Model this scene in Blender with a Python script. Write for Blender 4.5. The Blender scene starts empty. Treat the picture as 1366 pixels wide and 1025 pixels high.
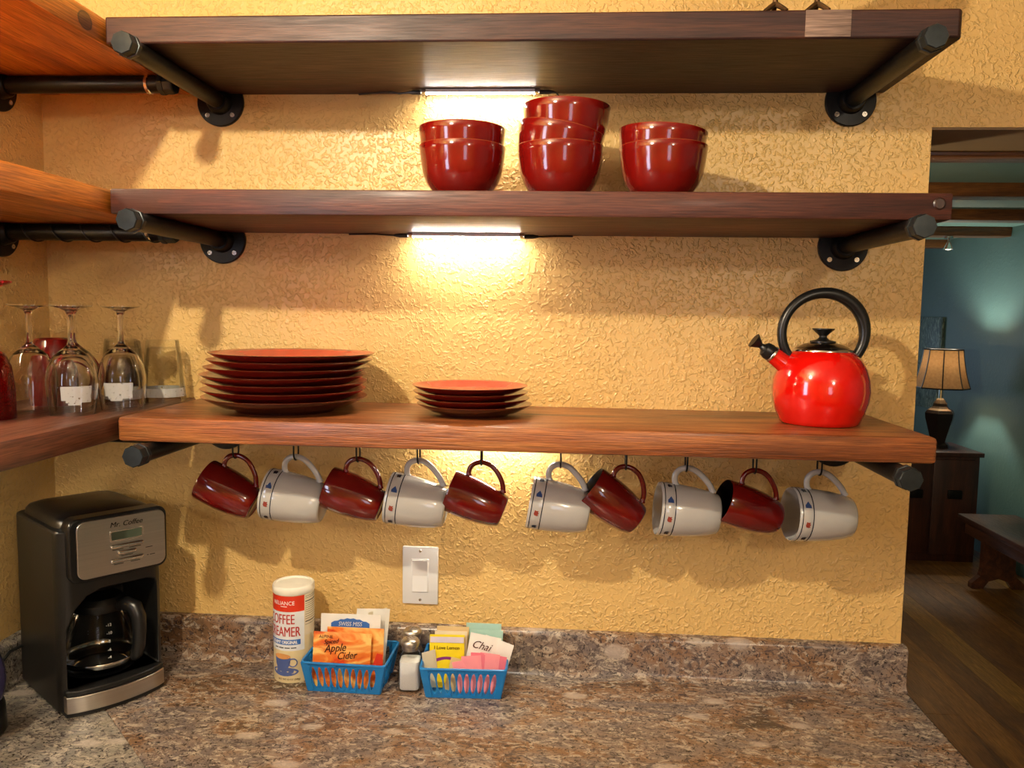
import bpy, bmesh, math, random
from mathutils import Vector, Matrix

random.seed(7)
SC = bpy.context.scene
COL = SC.collection
PI = math.pi

# ------------------------------------------------------------------ camera
CAM = Vector((1.0157, -1.4963, 1.6033))
YAW, PITCH, ROLL, FPX = 0.0694, -0.0883, 0.0162, 1060.1
cd = bpy.data.cameras.new('camera')
cd.sensor_fit = 'HORIZONTAL'
cd.sensor_width = 36.0
cd.lens = FPX / 1366 * 36.0
cd.clip_start = 0.02
cam = bpy.data.objects.new('camera', cd)
COL.objects.link(cam)
_f = Vector((-math.sin(YAW), math.cos(YAW), 0)); _r = Vector((math.cos(YAW), math.sin(YAW), 0)); _u = Vector((0, 0, 1))
_f2 = math.cos(PITCH) * _f + math.sin(PITCH) * _u
_u2 = math.cos(PITCH) * _u - math.sin(PITCH) * _f
_r3 = math.cos(ROLL) * _r + math.sin(ROLL) * _u2
_u3 = math.cos(ROLL) * _u2 - math.sin(ROLL) * _r
cam.matrix_world = Matrix(((_r3.x, _u3.x, -_f2.x, CAM.x), (_r3.y, _u3.y, -_f2.y, CAM.y), (_r3.z, _u3.z, -_f2.z, CAM.z), (0, 0, 0, 1)))
SC.camera = cam

# ------------------------------------------------------------------ world, lights, exposure
w = bpy.data.worlds.new('world'); SC.world = w; w.use_nodes = True
w.node_tree.nodes['Background'].inputs[0].default_value = (0.35, 0.45, 0.6, 1)
w.node_tree.nodes['Background'].inputs[1].default_value = 0.05
SC.view_settings.view_transform = 'Standard'
SC.view_settings.look = 'None'
SC.view_settings.gamma = 1.0
SC.view_settings.exposure = 0.0
SC.view_settings.use_curve_mapping = False
SC.cycles.use_denoising = True


def light(name, kind, loc, energy, color, rot=(0, 0, 0), size=0.1, size_y=None, spot=None, blend=0.3):
    d = bpy.data.lights.new(name, kind)
    d.energy = energy; d.color = color
    if kind == 'AREA':
        d.shape = 'RECTANGLE'; d.size = size; d.size_y = size_y or size
    else:
        d.shadow_soft_size = size
    if kind == 'SPOT':
        d.spot_size = spot; d.spot_blend = blend
    o = bpy.data.objects.new(name, d); COL.objects.link(o)
    o.location = loc; o.rotation_euler = rot
    return o


light('kitchen_ceiling_bulb', 'POINT', (0.435, -1.22, 2.23), 62, (1.0, 0.87, 0.66), size=0.022)
light('kitchen_fill_light', 'POINT', (2.0, -2.7, 2.25), 38, (1.0, 0.87, 0.68), size=0.06)  # unseen fill light added to lift shadows and glass reflections
light('side_window_daylight', 'AREA', (0.012, -1.32, 1.62), 11.0, (0.62, 0.74, 1.0), rot=(0, -PI / 2, 0), size=0.8, size_y=0.36)
light('rear_window_daylight', 'AREA', (1.75, -3.56, 1.62), 5, (0.62, 0.76, 1.0), rot=(PI / 2, 0, 0), size=0.5, size_y=0.8)
light('living_window_daylight', 'AREA', (2.3, 6.45, 1.4), 10, (0.55, 0.75, 1.0), rot=(-PI / 2, 0, 0), size=1.2, size_y=1.1)

light('living_fill_light', 'POINT', (0.9, 1.0, 1.55), 85, (1.0, 0.84, 0.6), size=0.08)  # added light hidden behind the yellow wall, brightens beams and floor

# ------------------------------------------------------------------ material helpers
def srgb(r, g, b):
    def c(v):
        v /= 255.0
        return v / 12.92 if v <= 0.04045 else ((v + 0.055) / 1.055) ** 2.4
    return (c(r), c(g), c(b), 1)


class NT:
    def __init__(s, name):
        s.m = bpy.data.materials.new(name); s.m.use_nodes = True
        s.t = s.m.node_tree; s.b = s.t.nodes['Principled BSDF']
        s.out = s.t.nodes['Material Output']

    def n(s, typ, **kw):
        nd = s.t.nodes.new(typ)
        for k, v in kw.items():
            if k in nd.inputs: nd.inputs[k].default_value = v
            else: setattr(nd, k, v)
        return nd

    def l(s, a, b): s.t.links.new(a, b)

    def coord(s, scale=(1, 1, 1), loc=(0, 0, 0), rot=(0, 0, 0)):
        tc = s.n('ShaderNodeTexCoord'); mp = s.n('ShaderNodeMapping')
        mp.inputs['Scale'].default_value = scale; mp.inputs['Location'].default_value = loc; mp.inputs['Rotation'].default_value = rot
        s.l(tc.outputs['Object'], mp.inputs['Vector'])
        return mp.outputs['Vector']

    def noise(s, vec, scale, detail=3, rough=0.5, dist=0.0):
        nd = s.n('ShaderNodeTexNoise'); nd.inputs['Scale'].default_value = scale; nd.inputs['Detail'].default_value = detail
        nd.inputs['Roughness'].default_value = rough; nd.inputs['Distortion'].default_value = dist
        s.l(vec, nd.inputs['Vector'])
        return nd.outputs['Fac']

    def ramp(s, fac, stops, interp='LINEAR'):
        r = s.n('ShaderNodeValToRGB'); e = r.color_ramp.elements; r.color_ramp.interpolation = interp
        while len(e) < len(stops): e.new(0.5)
        for el, (p, c) in zip(e, stops):
            el.position = p; el.color = c if len(c) == 4 else (*c, 1)
        s.l(fac, r.inputs['Fac'])
        return r.outputs['Color']

    def mix(s, fac, a, b, blend='MIX'):
        m = s.n('ShaderNodeMix', data_type='RGBA', blend_type=blend)
        for sock, v in ((m.inputs[0], fac), (m.inputs[6], a), (m.inputs[7], b)):
            if hasattr(v, 'links'): s.l(v, sock)
            else: sock.default_value = v
        return m.outputs[2]

    def bump(s, h, strength=0.3, dist=0.002):
        b = s.n('ShaderNodeBump'); b.inputs['Strength'].default_value = strength; b.inputs['Distance'].default_value = dist
        s.l(h, b.inputs['Height']); s.l(b.outputs['Normal'], s.b.inputs['Normal'])

    def math(s, op, a, b=0.0):
        m = s.n('ShaderNodeMath', operation=op)
        for sock, v in ((m.inputs[0], a), (m.inputs[1], b)):
            if hasattr(v, 'links'): s.l(v, sock)
            else: sock.default_value = v
        return m.outputs[0]


G4 = lambda v: (v, v, v, 1)


def plain(name, col, rough=0.4, metal=0.0, var=0.08, scale=25, coat=0.0, bump=0.0, emit=None, estr=0.0, spec=0.5, alpha=None):
    """procedural paint: base colour with a faint noise variation"""
    k = NT(name)
    f = k.noise(k.coord(), scale, 3)
    dark = tuple(c * (1 - var) for c in col[:3]) + (1,)
    lite = tuple(min(1, c * (1 + var)) for c in col[:3]) + (1,)
    k.l(k.ramp(f, [(0.3, dark), (0.7, lite)]), k.b.inputs['Base Color'])
    k.b.inputs['Roughness'].default_value = rough; k.b.inputs['Metallic'].default_value = metal
    k.b.inputs['Coat Weight'].default_value = coat; k.b.inputs['Coat Roughness'].default_value = 0.06
    k.b.inputs['Specular IOR Level'].default_value = spec
    if bump: k.bump(f, bump, 0.001)
    if emit: k.b.inputs['Emission Color'].default_value = emit; k.b.inputs['Emission Strength'].default_value = estr
    return k.m


def wall_paint(name, col, bump_s=0.62, scale=118, rough=0.36):
    k = NT(name)
    v = k.coord()
    big = k.noise(v, 2.5, 3)
    k.l(k.ramp(big, [(0.3, tuple(c * 0.94 for c in col[:3]) + (1,)), (0.7, tuple(min(1, c * 1.04) for c in col[:3]) + (1,))]), k.b.inputs['Base Color'])
    a = k.noise(v, scale, 2, 0.5, 0.7)
    b = k.noise(v, scale * 0.09, 2)
    amp = k.ramp(b, [(0.35, G4(0.35)), (0.6, G4(1))])
    h = k.math('MULTIPLY', k.ramp(a, [(0.46, G4(0)), (0.68, G4(1))], 'EASE'), amp)
    k.bump(h, bump_s, 0.0035)
    k.b.inputs['Roughness'].default_value = rough
    return k.m


def wood(name, dark, mid, lite, axis=0, knots=(), rough=0.38, gloss=0.25, seed=0.0, fibre=0.35, freq=1.0):
    k = NT(name)
    sc = [16.0 * freq] * 3; sc[axis] = 1.3 * freq
    fs = [420.0] * 3; fs[axis] = 16.0
    v = k.coord(tuple(sc), (seed, seed * 1.7, seed * 0.6))
    a = k.noise(v, 1.6, 6, 0.62, 0.9)
    c = k.ramp(a, [(0.28, dark), (0.5, mid), (0.74, lite)])
    fb = k.noise(k.coord(tuple(fs)), 1.0, 3, 0.6)
    c = k.mix(0.7, c, k.ramp(fb, [(0.34, G4(0.35)), (0.62, G4(1.15))]), 'MULTIPLY')
    bl = k.noise(k.coord((3, 3, 3), (seed, 0, 0)), 1.5, 3)
    c = k.mix(k.ramp(bl, [(0.5, G4(0)), (0.75, G4(0.5))]), c, tuple(x * 0.55 for x in dark[:3]) + (1,))
    for (p, s, kc) in knots:
        vv = k.coord((1 / s[0], 1 / s[1], 1 / s[2]), (-p[0] / s[0], -p[1] / s[1], -p[2] / s[2]))
        ln = k.n('ShaderNodeVectorMath', operation='LENGTH'); k.l(vv, ln.inputs[0])
        d = k.math('ADD', ln.outputs['Value'], k.math('MULTIPLY', k.math('SUBTRACT', a, 0.5), 0.7))
        c = k.mix(k.ramp(d, [(0.0, G4(0.8)), (0.72, G4(0.75)), (0.86, G4(1.0)), (1.0, G4(0.0))]), c, kc)
    k.l(c, k.b.inputs['Base Color'])
    k.bump(fb, fibre, 0.0015)
    k.l(k.ramp(fb, [(0.2, G4(rough + 0.18)), (0.8, G4(rough - 0.08))]), k.b.inputs['Roughness'])
    k.b.inputs['Coat Weight'].default_value = gloss; k.b.inputs['Coat Roughness'].default_value = 0.22
    return k.m


def granite(name, rotz=0.0, tint=0):
    k = NT(name)
    v = k.coord((1, 1.0, 1), rot=(0, 0, rotz)); vs = k.coord((0.8, 1.5, 1.2), (3 + tint, 1, 0), (0.2, 0.1, rotz + 0.5))
    big = k.noise(vs, 7, 4, 0.6, 1.2)
    c = k.ramp(big, [(0.30, srgb(78, 62, 46)), (0.42, srgb(130, 98, 70)), (0.52, srgb(132, 114, 100)), (0.62, srgb(106, 96, 92)), (0.75, srgb(158, 138, 114))] if not tint else
               [(0.30, srgb(84, 74, 64)), (0.45, srgb(148, 138, 122)), (0.58, srgb(120, 114, 108)), (0.75, srgb(182, 172, 156))])
    md = k.noise(vs, 42, 4, 0.65, 1.5)
    c = k.mix(k.ramp(md, [(0.52, G4(0)), (0.60, G4(0.6))]), c, srgb(192, 178, 158))
    md2 = k.noise(k.coord((1, 1.6, 1.3), (9, 4, 2), (0, 0.2, rotz)), 48, 5, 0.7, 1.8)
    c = k.mix(k.ramp(md2, [(0.53, G4(0)), (0.60, G4(0.8))]), c, srgb(66, 56, 56))
    sp = k.noise(v, 150, 3, 0.7, 1.0)
    c = k.mix(k.ramp(sp, [(0.55, G4(0)), (0.63, G4(0.9))]), c, srgb(34, 30, 34))
    vo = k.n('ShaderNodeTexVoronoi'); vo.inputs['Scale'].default_value = 9; vo.inputs['Randomness'].default_value = 1
    k.l(vs, vo.inputs['Vector'])
    c = k.mix(k.ramp(vo.outputs['Distance'], [(0.0, G4(0.7)), (0.13, G4(0.55)), (0.19, G4(0.0))]), c, srgb(186, 172, 158))
    k.l(c, k.b.inputs['Base Color'])
    k.b.inputs['Roughness'].default_value = 0.27
    k.bump(md, 0.05, 0.001)
    return k.m


def steel(name, col=(0.62, 0.58, 0.53, 1), rough=0.3, axis=2):
    k = NT(name)
    s = [3.0, 3.0, 3.0]; s[axis] = 300.0
    f = k.noise(k.coord(tuple(s)), 1.0, 2)
    k.l(k.ramp(f, [(0.3, tuple(c * 0.88 for c in col[:3]) + (1,)), (0.7, col)]), k.b.inputs['Base Color'])
    k.b.inputs['Metallic'].default_value = 1; k.b.inputs['Roughness'].default_value = rough
    return k.m


def thin_glass(name, tint=(1, 1, 1, 1), refl=1.0, rough=0.02):
    """thin clear sheet: fresnel mix of transparent and glossy"""
    k = NT(name)
    lw = k.n('ShaderNodeLayerWeight'); lw.inputs['Blend'].default_value = 0.2
    nz = k.noise(k.coord(), 30, 2)
    tr = k.n('ShaderNodeBsdfTransparent')
    k.l(k.ramp(nz, [(0.2, tuple(c * 0.97 for c in tint[:3]) + (1,)), (0.8, tint)]), tr.inputs['Color'])
    gl = k.n('ShaderNodeBsdfGlossy'); gl.inputs['Roughness'].default_value = rough
    mx = k.n('ShaderNodeMixShader')
    k.l(k.math('MINIMUM', k.math('MULTIPLY', lw.outputs['Fresnel'], refl), 0.9), mx.inputs[0])
    k.l(tr.outputs[0], mx.inputs[1]); k.l(gl.outputs[0], mx.inputs[2])
    k.l(mx.outputs[0], k.out.inputs['Surface'])
    return k.m


def solid_glass(name, col=(1, 1, 1, 1), bump=0):
    k = NT(name)
    nz = k.noise(k.coord(), 160 if bump else 20, 2)
    k.l(k.ramp(nz, [(0.2, tuple(c * 0.98 for c in col[:3]) + (1,)), (0.8, col)]), k.b.inputs['Base Color'])
    k.b.inputs['Transmission Weight'].default_value = 1; k.b.inputs['IOR'].default_value = 1.46; k.b.inputs['Roughness'].default_value = 0.0
    if bump: k.bump(nz, bump, 0.002)
    return k.m


def frosted(name):
    k = NT(name)
    nz = k.noise(k.coord(), 260, 2, 0.5, 0.4)
    tr = k.n('ShaderNodeBsdfTransparent'); df = k.n('ShaderNodeBsdfDiffuse'); df.inputs['Color'].default_value = (0.85, 0.83, 0.8, 1)
    mx = k.n('ShaderNodeMixShader')
    k.l(k.ramp(nz, [(0.27, G4(0.08)), (0.36, G4(0.45))]), mx.inputs[0]); k.l(tr.outputs[0], mx.inputs[1]); k.l(df.outputs[0], mx.inputs[2])
    k.l(mx.outputs[0], k.out.inputs['Surface'])
    return k.m


def emitter(name, col, strength):
    k = NT(name)
    nz = k.noise(k.coord(), 50, 1)
    k.l(k.ramp(nz, [(0.2, tuple(c * 0.97 for c in col[:3]) + (1,)), (0.8, col)]), k.b.inputs['Emission Color'])
    k.b.inputs['Base Color'].default_value = col
    k.b.inputs['Emission Strength'].default_value = strength
    return k.m


M = {}
M['yellow'] = wall_paint('yellow_textured_paint', (0.72, 0.465, 0.16, 1))
M['teal'] = wall_paint('teal_paint', (0.085, 0.155, 0.15, 1), 0.15, 40, 0.5)
M['ceil_white'] = wall_paint('kitchen_ceiling_paint', (0.62, 0.52, 0.36, 1), 0.3, 60, 0.7)
M['ceil_teal'] = wall_paint('teal_ceiling_paint', (0.15, 0.26, 0.24, 1), 0.1, 40, 0.6)
M['header'] = plain('header_soffit_paint', srgb(122, 98, 66), 0.6)
kd = srgb(30, 14, 8)
M['shelf1'] = wood('dark_redwood', srgb(36, 16, 12), srgb(58, 28, 20), srgb(82, 46, 28), 0,
                   [((0.775, -0.205, 2.005), (0.045, 0.017, 0.03), srgb(60, 36, 18)), ((1.39, -0.25, 2.005), (0.05, 0.022, 0.03), srgb(52, 28, 14)),
                    ((0.50, -0.098, 2.005), (0.085, 0.007, 0.02), srgb(12, 6, 3))], rough=0.5, gloss=0.06, seed=1.3)
M['shelf2'] = wood('red_brown_wood', srgb(48, 20, 14), srgb(78, 36, 24), srgb(108, 56, 36), 0,
                   [((0.345, -0.288, 1.768), (0.034, 0.02, 0.02), srgb(62, 28, 18)), ((1.548, -0.285, 1.772), (0.010, 0.01, 0.010), srgb(44, 20, 12))], rough=0.48, gloss=0.08, seed=4.1)
M['shelf3'] = wood('orange_brown_wood', srgb(94, 48, 22), srgb(146, 82, 40), srgb(190, 124, 68), 0,
                   [((1.02, -0.13, 1.43), (0.09, 0.012, 0.01), srgb(70, 40, 26)), ((1.3, -0.09, 1.43), (0.12, 0.02, 0.01), srgb(84, 46, 30))], rough=0.36, seed=7.7, fibre=1.0)
M['lshelf_hi'] = wood('amber_wood', srgb(146, 72, 18), srgb(212, 124, 36), srgb(238, 160, 64), 1, [((0.296, -0.33, 2.025), (0.02, 0.018, 0.014), srgb(60, 26, 12))], seed=2.2)
M['lshelf_lo'] = wood('dark_walnut_wood', srgb(70, 36, 24), srgb(108, 60, 40), srgb(136, 82, 56), 1, seed=5.5)
M['bare'] = wood('bare_grey_wood', srgb(86, 66, 56), srgb(132, 108, 94), srgb(166, 142, 124), 0, seed=9, rough=0.8, gloss=0)
M['iron'] = plain('black_iron_pipe', srgb(24, 23, 21), 0.38, 0.6, 0.2, 200, bump=0.15)
M['iron_cap'] = plain('grey_iron_cap', srgb(44, 49, 50), 0.38, 0.6, 0.15, 120)
M['screw'] = steel('screw_steel', (0.75, 0.72, 0.66, 1), 0.25)
M['granite'] = granite('speckled_laminate')
M['granite_l'] = granite('speckled_laminate_return', PI / 2 + 0.2, 5)
M['red'] = plain('red_glaze', srgb(112, 13, 9), 0.12, 0, 0.12, 30, coat=0.6)
M['maroon'] = plain('maroon_glaze', srgb(104, 14, 12), 0.11, 0, 0.12, 30, coat=0.6)
M['plate_in'] = plain('red_plate_glaze', srgb(176, 34, 20), 0.22, 0, 0.12, 12, coat=0.4)
M['plate_out'] = plain('dark_brown_glaze', srgb(56, 18, 12), 0.16, 0, 0.2, 30, coat=0.5)
M['rim'] = plain('brown_rim_glaze', srgb(140, 66, 36), 0.22, 0, 0.15, 60, coat=0.3)  # paler brown glaze along plate and bowl rims
M['white_glaze'] = plain('grey_white_glaze', srgb(184, 181, 174), 0.16, 0, 0.04, 20, coat=0.5)
M['mug_in'] = plain('dark_mug_inside', srgb(24, 14, 12), 0.3)
M['navy'] = plain('navy_print', srgb(28, 32, 48), 0.25)
M['blue_print'] = plain('blue_print', srgb(52, 74, 120), 0.25)
M['rust_print'] = plain('rust_print', srgb(140, 60, 48), 0.25)
M['kettle'] = plain('bright_red_enamel', srgb(204, 14, 6), 0.12, 0, 0.06, 20, coat=0.8)
M['black'] = plain('black_plastic', srgb(20, 20, 20), 0.32, 0, 0.15, 60)
M['black_soft'] = plain('satin_black_plastic', srgb(26, 25, 23), 0.42, 0, 0.12, 80)
M['black_deep'] = plain('deep_black_plastic', srgb(8, 8, 8), 0.4, 0, 0.1, 80)
M['steel'] = steel('brushed_steel')
M['chrome'] = steel('polished_chrome', (0.8, 0.78, 0.74, 1), 0.12)
M['cap_metal'] = steel('dull_shaker_metal', (0.52, 0.47, 0.40, 1), 0.34)
M['lid'] = steel('dark_steel_lid', (0.32, 0.27, 0.22, 1), 0.2)
M['lcd'] = plain('lcd_screen', srgb(74, 84, 68), 0.25)
M['glass'] = thin_glass('clear_glass', (0.97, 0.97, 0.95, 1), 0.6)
M['carafe_glass'] = thin_glass('carafe_glass', (0.86, 0.86, 0.84, 1), 0.9)
M['wine_glass'] = solid_glass('wine_glass_crystal')
M['ruby'] = solid_glass('ruby_glass', (0.62, 0.02, 0.04, 1), 0.5)
M['etch'] = frosted('frosted_etching')
M['blue_plastic'] = plain('blue_basket_plastic', srgb(18, 112, 178), 0.36, 0, 0.06, 20)
M['paper_white'] = plain('white_paper', srgb(226, 222, 212), 0.55)
M['paper_cream'] = plain('cream_paper', srgb(218, 206, 176), 0.55)
M['can_red'] = plain('canister_red', srgb(206, 52, 24), 0.4)
M['can_white'] = plain('canister_white', srgb(216, 220, 222), 0.4)
M['can_tan'] = plain('canister_tan', srgb(226, 208, 160), 0.4)
M['lid_white'] = plain('milky_lid_plastic', srgb(238, 232, 214), 0.35)
M['txt_red'] = plain('red_lettering', srgb(176, 40, 30), 0.45)
M['txt_white'] = plain('white_lettering', srgb(240, 240, 236), 0.45)
M['txt_black'] = plain('black_lettering', srgb(24, 20, 20), 0.45)
M['txt_brown'] = plain('brown_lettering', srgb(70, 26, 14), 0.45)
M['can_blue'] = plain('canister_blue', srgb(54, 104, 178), 0.4)
M['cup_blue'] = plain('printed_blue_cup', srgb(74, 92, 146), 0.4)
M['coffee'] = plain('printed_coffee', srgb(206, 146, 84), 0.4)
k = NT('orange_foil'); f_ = k.noise(k.coord((1, 1, 2.2)), 14, 3, 0.5, 1.2)
k.l(k.ramp(f_, [(0.32, srgb(204, 66, 24)), (0.46, srgb(224, 120, 40)), (0.60, srgb(240, 196, 110))]), k.b.inputs['Base Color']); k.b.inputs['Roughness'].default_value = 0.3; k.bump(f_, 0.3, 0.004)
M['foil'] = k.m
M['tea_yellow'] = plain('yellow_packet', srgb(232, 208, 22), 0.4)
M['tea_purple'] = plain('purple_print', srgb(132, 40, 120), 0.4)
M['tea_mint'] = plain('mint_packet', srgb(158, 194, 182), 0.45)
M['tea_lilac'] = plain('lilac_packet_flap', srgb(206, 196, 206), 0.45)
M['pink'] = plain('pink_packet', srgb(240, 144, 150), 0.55)
M['pink2'] = plain('rose_packet', srgb(226, 112, 128), 0.55)
M['raw_tan'] = plain('raw_sugar_packet', srgb(208, 180, 128), 0.55)
M['salt'] = plain('white_salt', srgb(232, 234, 234), 0.9, bump=0.3, scale=900)
M['pepper'] = plain('ground_pepper', srgb(70, 56, 44), 0.9, 0, 0.4, 900, bump=0.3)
M['switch'] = plain('white_switch_plastic', srgb(226, 226, 224), 0.3, 0, 0.02)
M['led'] = emitter('led_diode', (0.92, 0.95, 1.0, 1), 160)
M['led_strip'] = emitter('led_strip_glow', (1.0, 0.90, 0.68, 1), 230)
M['led_strip_side'] = emitter('led_strip_glow_side', (1.0, 0.86, 0.60, 1), 230)
M['purple'] = plain('purple_enamel', srgb(84, 80, 128), 0.2, 0, 0.1, 20, coat=0.5)
M['bronze'] = plain('aged_bronze', srgb(92, 66, 38), 0.45, 0.7, 0.3, 60)
M['floorwood'] = [wood('floor_plank_wood_%d' % i, srgb(*a), srgb(*b), srgb(*c), 1, seed=i * 3.1, rough=0.4, gloss=0.2, fibre=0.15)
                  for i, (a, b, c) in enumerate([((82, 48, 14), (120, 76, 22), (148, 100, 36)), ((70, 40, 12), (104, 64, 20), (130, 84, 28)), ((94, 62, 16), (134, 92, 26), (160, 116, 42))])]
M['beam'] = wood('ceiling_beam_wood', srgb(70, 40, 18), srgb(108, 64, 28), srgb(140, 90, 44), 0, seed=6.6)
M['dresser'] = wood('dark_dresser_wood', srgb(34, 15, 9), srgb(56, 26, 15), srgb(76, 38, 22), 2, seed=8.3)
M['benchwood'] = wood('bench_wood', srgb(44, 22, 12), srgb(74, 38, 20), srgb(104, 60, 32), 1, seed=3.9, gloss=0.5)
M['lamp_dark'] = plain('dark_bronze_lamp', srgb(30, 24, 22), 0.3, 0.3, 0.2, 40)
k = NT('lampshade_cloth'); f_ = k.noise(k.coord((1, 1, 1)), 60, 3)
k.l(k.ramp(f_, [(0.3, srgb(150, 112, 72)), (0.7, srgb(172, 132, 88))]), k.b.inputs['Base Color']); k.b.inputs['Roughness'].default_value = 0.8
k.b.inputs['Transmission Weight'].default_value = 0.0
tl = k.n('ShaderNodeBsdfTranslucent'); tl.inputs['Color'].default_value = (0.45, 0.20, 0.07, 1)
mx = k.n('ShaderNodeMixShader'); mx.inputs[0].default_value = 0.02
k.l(k.b.outputs[0], mx.inputs[1]); k.l(tl.outputs[0], mx.inputs[2]); k.l(mx.outputs[0], k.out.inputs['Surface'])
M['shade'] = k.m
M['bulb'] = emitter('lit_bulb', (1.0, 0.85, 0.6, 1), 4)
k = NT('green_grey_art'); f_ = k.noise(k.coord((10, 10, 4)), 2.5, 6, 0.7, 2.0)
k.l(k.ramp(f_, [(0.35, srgb(36, 52, 54)), (0.5, srgb(86, 108, 104)), (0.65, srgb(150, 164, 150))]), k.b.inputs['Base Color']); k.b.inputs['Roughness'].default_value = 0.5
M['art'] = k.m

# ------------------------------------------------------------------ mesh helpers
class MB:
    def __init__(s): s.v = []; s.f = []; s.mi = []; s.cur = 0

    def add(s, vs, fs):
        o = len(s.v); s.v += [tuple(v) for v in vs]; s.f += [tuple(i + o for i in f) for f in fs]; s.mi += [s.cur] * len(fs)
        return s

    def box(s, lo, hi, bev=0.0, seg=2, mat=None):
        bm = bmesh.new(); bmesh.ops.create_cube(bm, size=1.0)
        c = [(a + b) / 2 for a, b in zip(lo, hi)]; d = [b - a for a, b in zip(lo, hi)]
        for v in bm.verts: v.co = Vector((v.co.x * d[0] + c[0], v.co.y * d[1] + c[1], v.co.z * d[2] + c[2]))
        if bev: bmesh.ops.bevel(bm, geom=list(bm.edges), offset=bev, segments=seg, profile=0.5, affect='EDGES')
        if mat is not None: bm.transform(mat)
        bm.verts.index_update()
        s.add([v.co[:] for v in bm.verts], [[v.index for v in f.verts] for f in bm.faces]); bm.free()
        return s

    def lathe(s, prof, seg=32, c=(0, 0, 0), mat=None, mis=None, closed=False):
        """prof: list of (r, z); r == 0 ends close to a point. mis: material index per profile segment"""
        vs = []; rows = []
        for (r, z) in prof:
            if r <= 1e-7:
                rows.append([len(vs)]); vs.append(Vector((0, 0, z)))
            else:
                rows.append(list(range(len(vs), len(vs) + seg)))
                vs += [Vector((r * math.cos(2 * PI * i / seg), r * math.sin(2 * PI * i / seg), z)) for i in range(seg)]
        pairs = list(zip(rows, rows[1:])) + ([(rows[-1], rows[0])] if closed else [])
        keep = s.cur
        for k_, (a, b) in enumerate(pairs):
            fs = []
            for i in range(seg):
                j = (i + 1) % seg
                if len(a) == 1 and len(b) == 1: continue
                if len(a) == 1: fs.append((a[0], b[j], b[i]))
                elif len(b) == 1: fs.append((a[i], a[j], b[0]))
                else: fs.append((a[i], a[j], b[j], b[i]))
            s.f += [tuple(x + len(s.v) for x in f) for f in fs]; s.mi += [(mis[k_] if mis else s.cur)] * len(fs)
        s.cur = keep
        m = mat or Matrix.Identity(4)
        s.v += [tuple((m @ v) + Vector(c)) for v in vs]
        return s

    def tube(s, pts, r, seg=10, cap=True, closed=False, flat=1.0, updir=None):
        pts = [Vector(p) for p in pts]; n = len(pts)
        rs = r if isinstance(r, (list, tuple)) else [r] * n
        rings = []; prev = None
        for i, p in enumerate(pts):
            a = pts[(i - 1) % n] if (closed or i > 0) else p; b = pts[(i + 1) % n] if (closed or i < n - 1) else p
            t = (b - a).normalized()
            if prev is None:
                up = Vector(updir) if updir else (Vector((0, 0, 1)) if abs(t.z) < 0.9 else Vector((1, 0, 0)))
                x = up.cross(t).normalized()
            else:
                x = (prev - t * prev.dot(t)).normalized()
            y = t.cross(x); prev = x
            o = len(s.v); rings.append(range(o, o + seg))
            s.v += [tuple(p + rs[i] * (math.cos(2 * PI * k_ / seg) * x * flat + math.sin(2 * PI * k_ / seg) * y)) for k_ in range(seg)]
        prs = list(zip(rings, rings[1:])) + ([(rings[-1], rings[0])] if closed else [])
        for a, b in prs:
            for k_ in range(seg):
                j = (k_ + 1) % seg
                s.f.append((a[k_], a[j], b[j], b[k_])); s.mi.append(s.cur)
        if cap and not closed:
            s.f.append(tuple(reversed(rings[0]))); s.f.append(tuple(rings[-1])); s.mi += [s.cur] * 2
        return s

    def prism(s, poly, d0, d1, plane='xz'):
        """2-D polygon extruded along the missing axis"""
        def P(a, b, d): return (a, d, b) if plane == 'xz' else ((a, b, d) if plane == 'xy' else (d, a, b))
        n = len(poly)
        vs = [P(a, b, d0) for a, b in poly] + [P(a, b, d1) for a, b in poly]
        fs = [tuple(range(n)), tuple(range(2 * n - 1, n - 1, -1))] + [(i, (i + 1) % n, n + (i + 1) % n, n + i) for i in range(n)]
        return s.add(vs, fs)

    def xf(s, m):
        s.v = [tuple(m @ Vector(v)) for v in s.v]; return s

    def build(s, name, mat, parent=None, smooth=35, bevel=0.0, loc=None, mats=None):
        me = bpy.data.meshes.new(name); me.from_pydata(s.v, [], s.f)
        for mm in (mats or [mat]): me.materials.append(mm)
        if any(s.mi): me.polygons.foreach_set('material_index', s.mi)
        bm = bmesh.new(); bm.from_mesh(me); bmesh.ops.recalc_face_normals(bm, faces=bm.faces[:]); bm.to_mesh(me); bm.free()
        if smooth:
            me.shade_smooth(); me.set_sharp_from_angle(angle=math.radians(smooth))
        o = bpy.data.objects.new(name, me); COL.objects.link(o)
        if parent: o.parent = parent
        if loc: o.location = loc
        if bevel:
            b = o.modifiers.new('bevel', 'BEVEL'); b.width = bevel; b.segments = 2; b.limit_method = 'ANGLE'
        return o


def tag(o, label=None, cat=None, group=None, kind=None):
    if label: o['label'] = label
    if cat: o['category'] = cat
    if group: o['group'] = group
    if kind: o['kind'] = kind
    return o


def thing(name, label, cat, loc=(0, 0, 0), rot=(0, 0, 0), group=None):
    o = bpy.data.objects.new(name, None); COL.objects.link(o); o.empty_display_size = 0.05
    o.location = loc; o.rotation_euler = rot
    return tag(o, label, cat, group)


def dup(src, label, loc=None, rot=None, group=None):
    r = src.copy(); COL.objects.link(r)
    if loc is not None: r.location = loc
    if rot is not None: r.rotation_euler = rot
    tag(r, label, None, group)
    for ch in list(src.children):
        c = ch.copy(); COL.objects.link(c); c.parent = r
        for g in list(ch.children):
            d = g.copy(); COL.objects.link(d); d.parent = c
    return r


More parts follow.
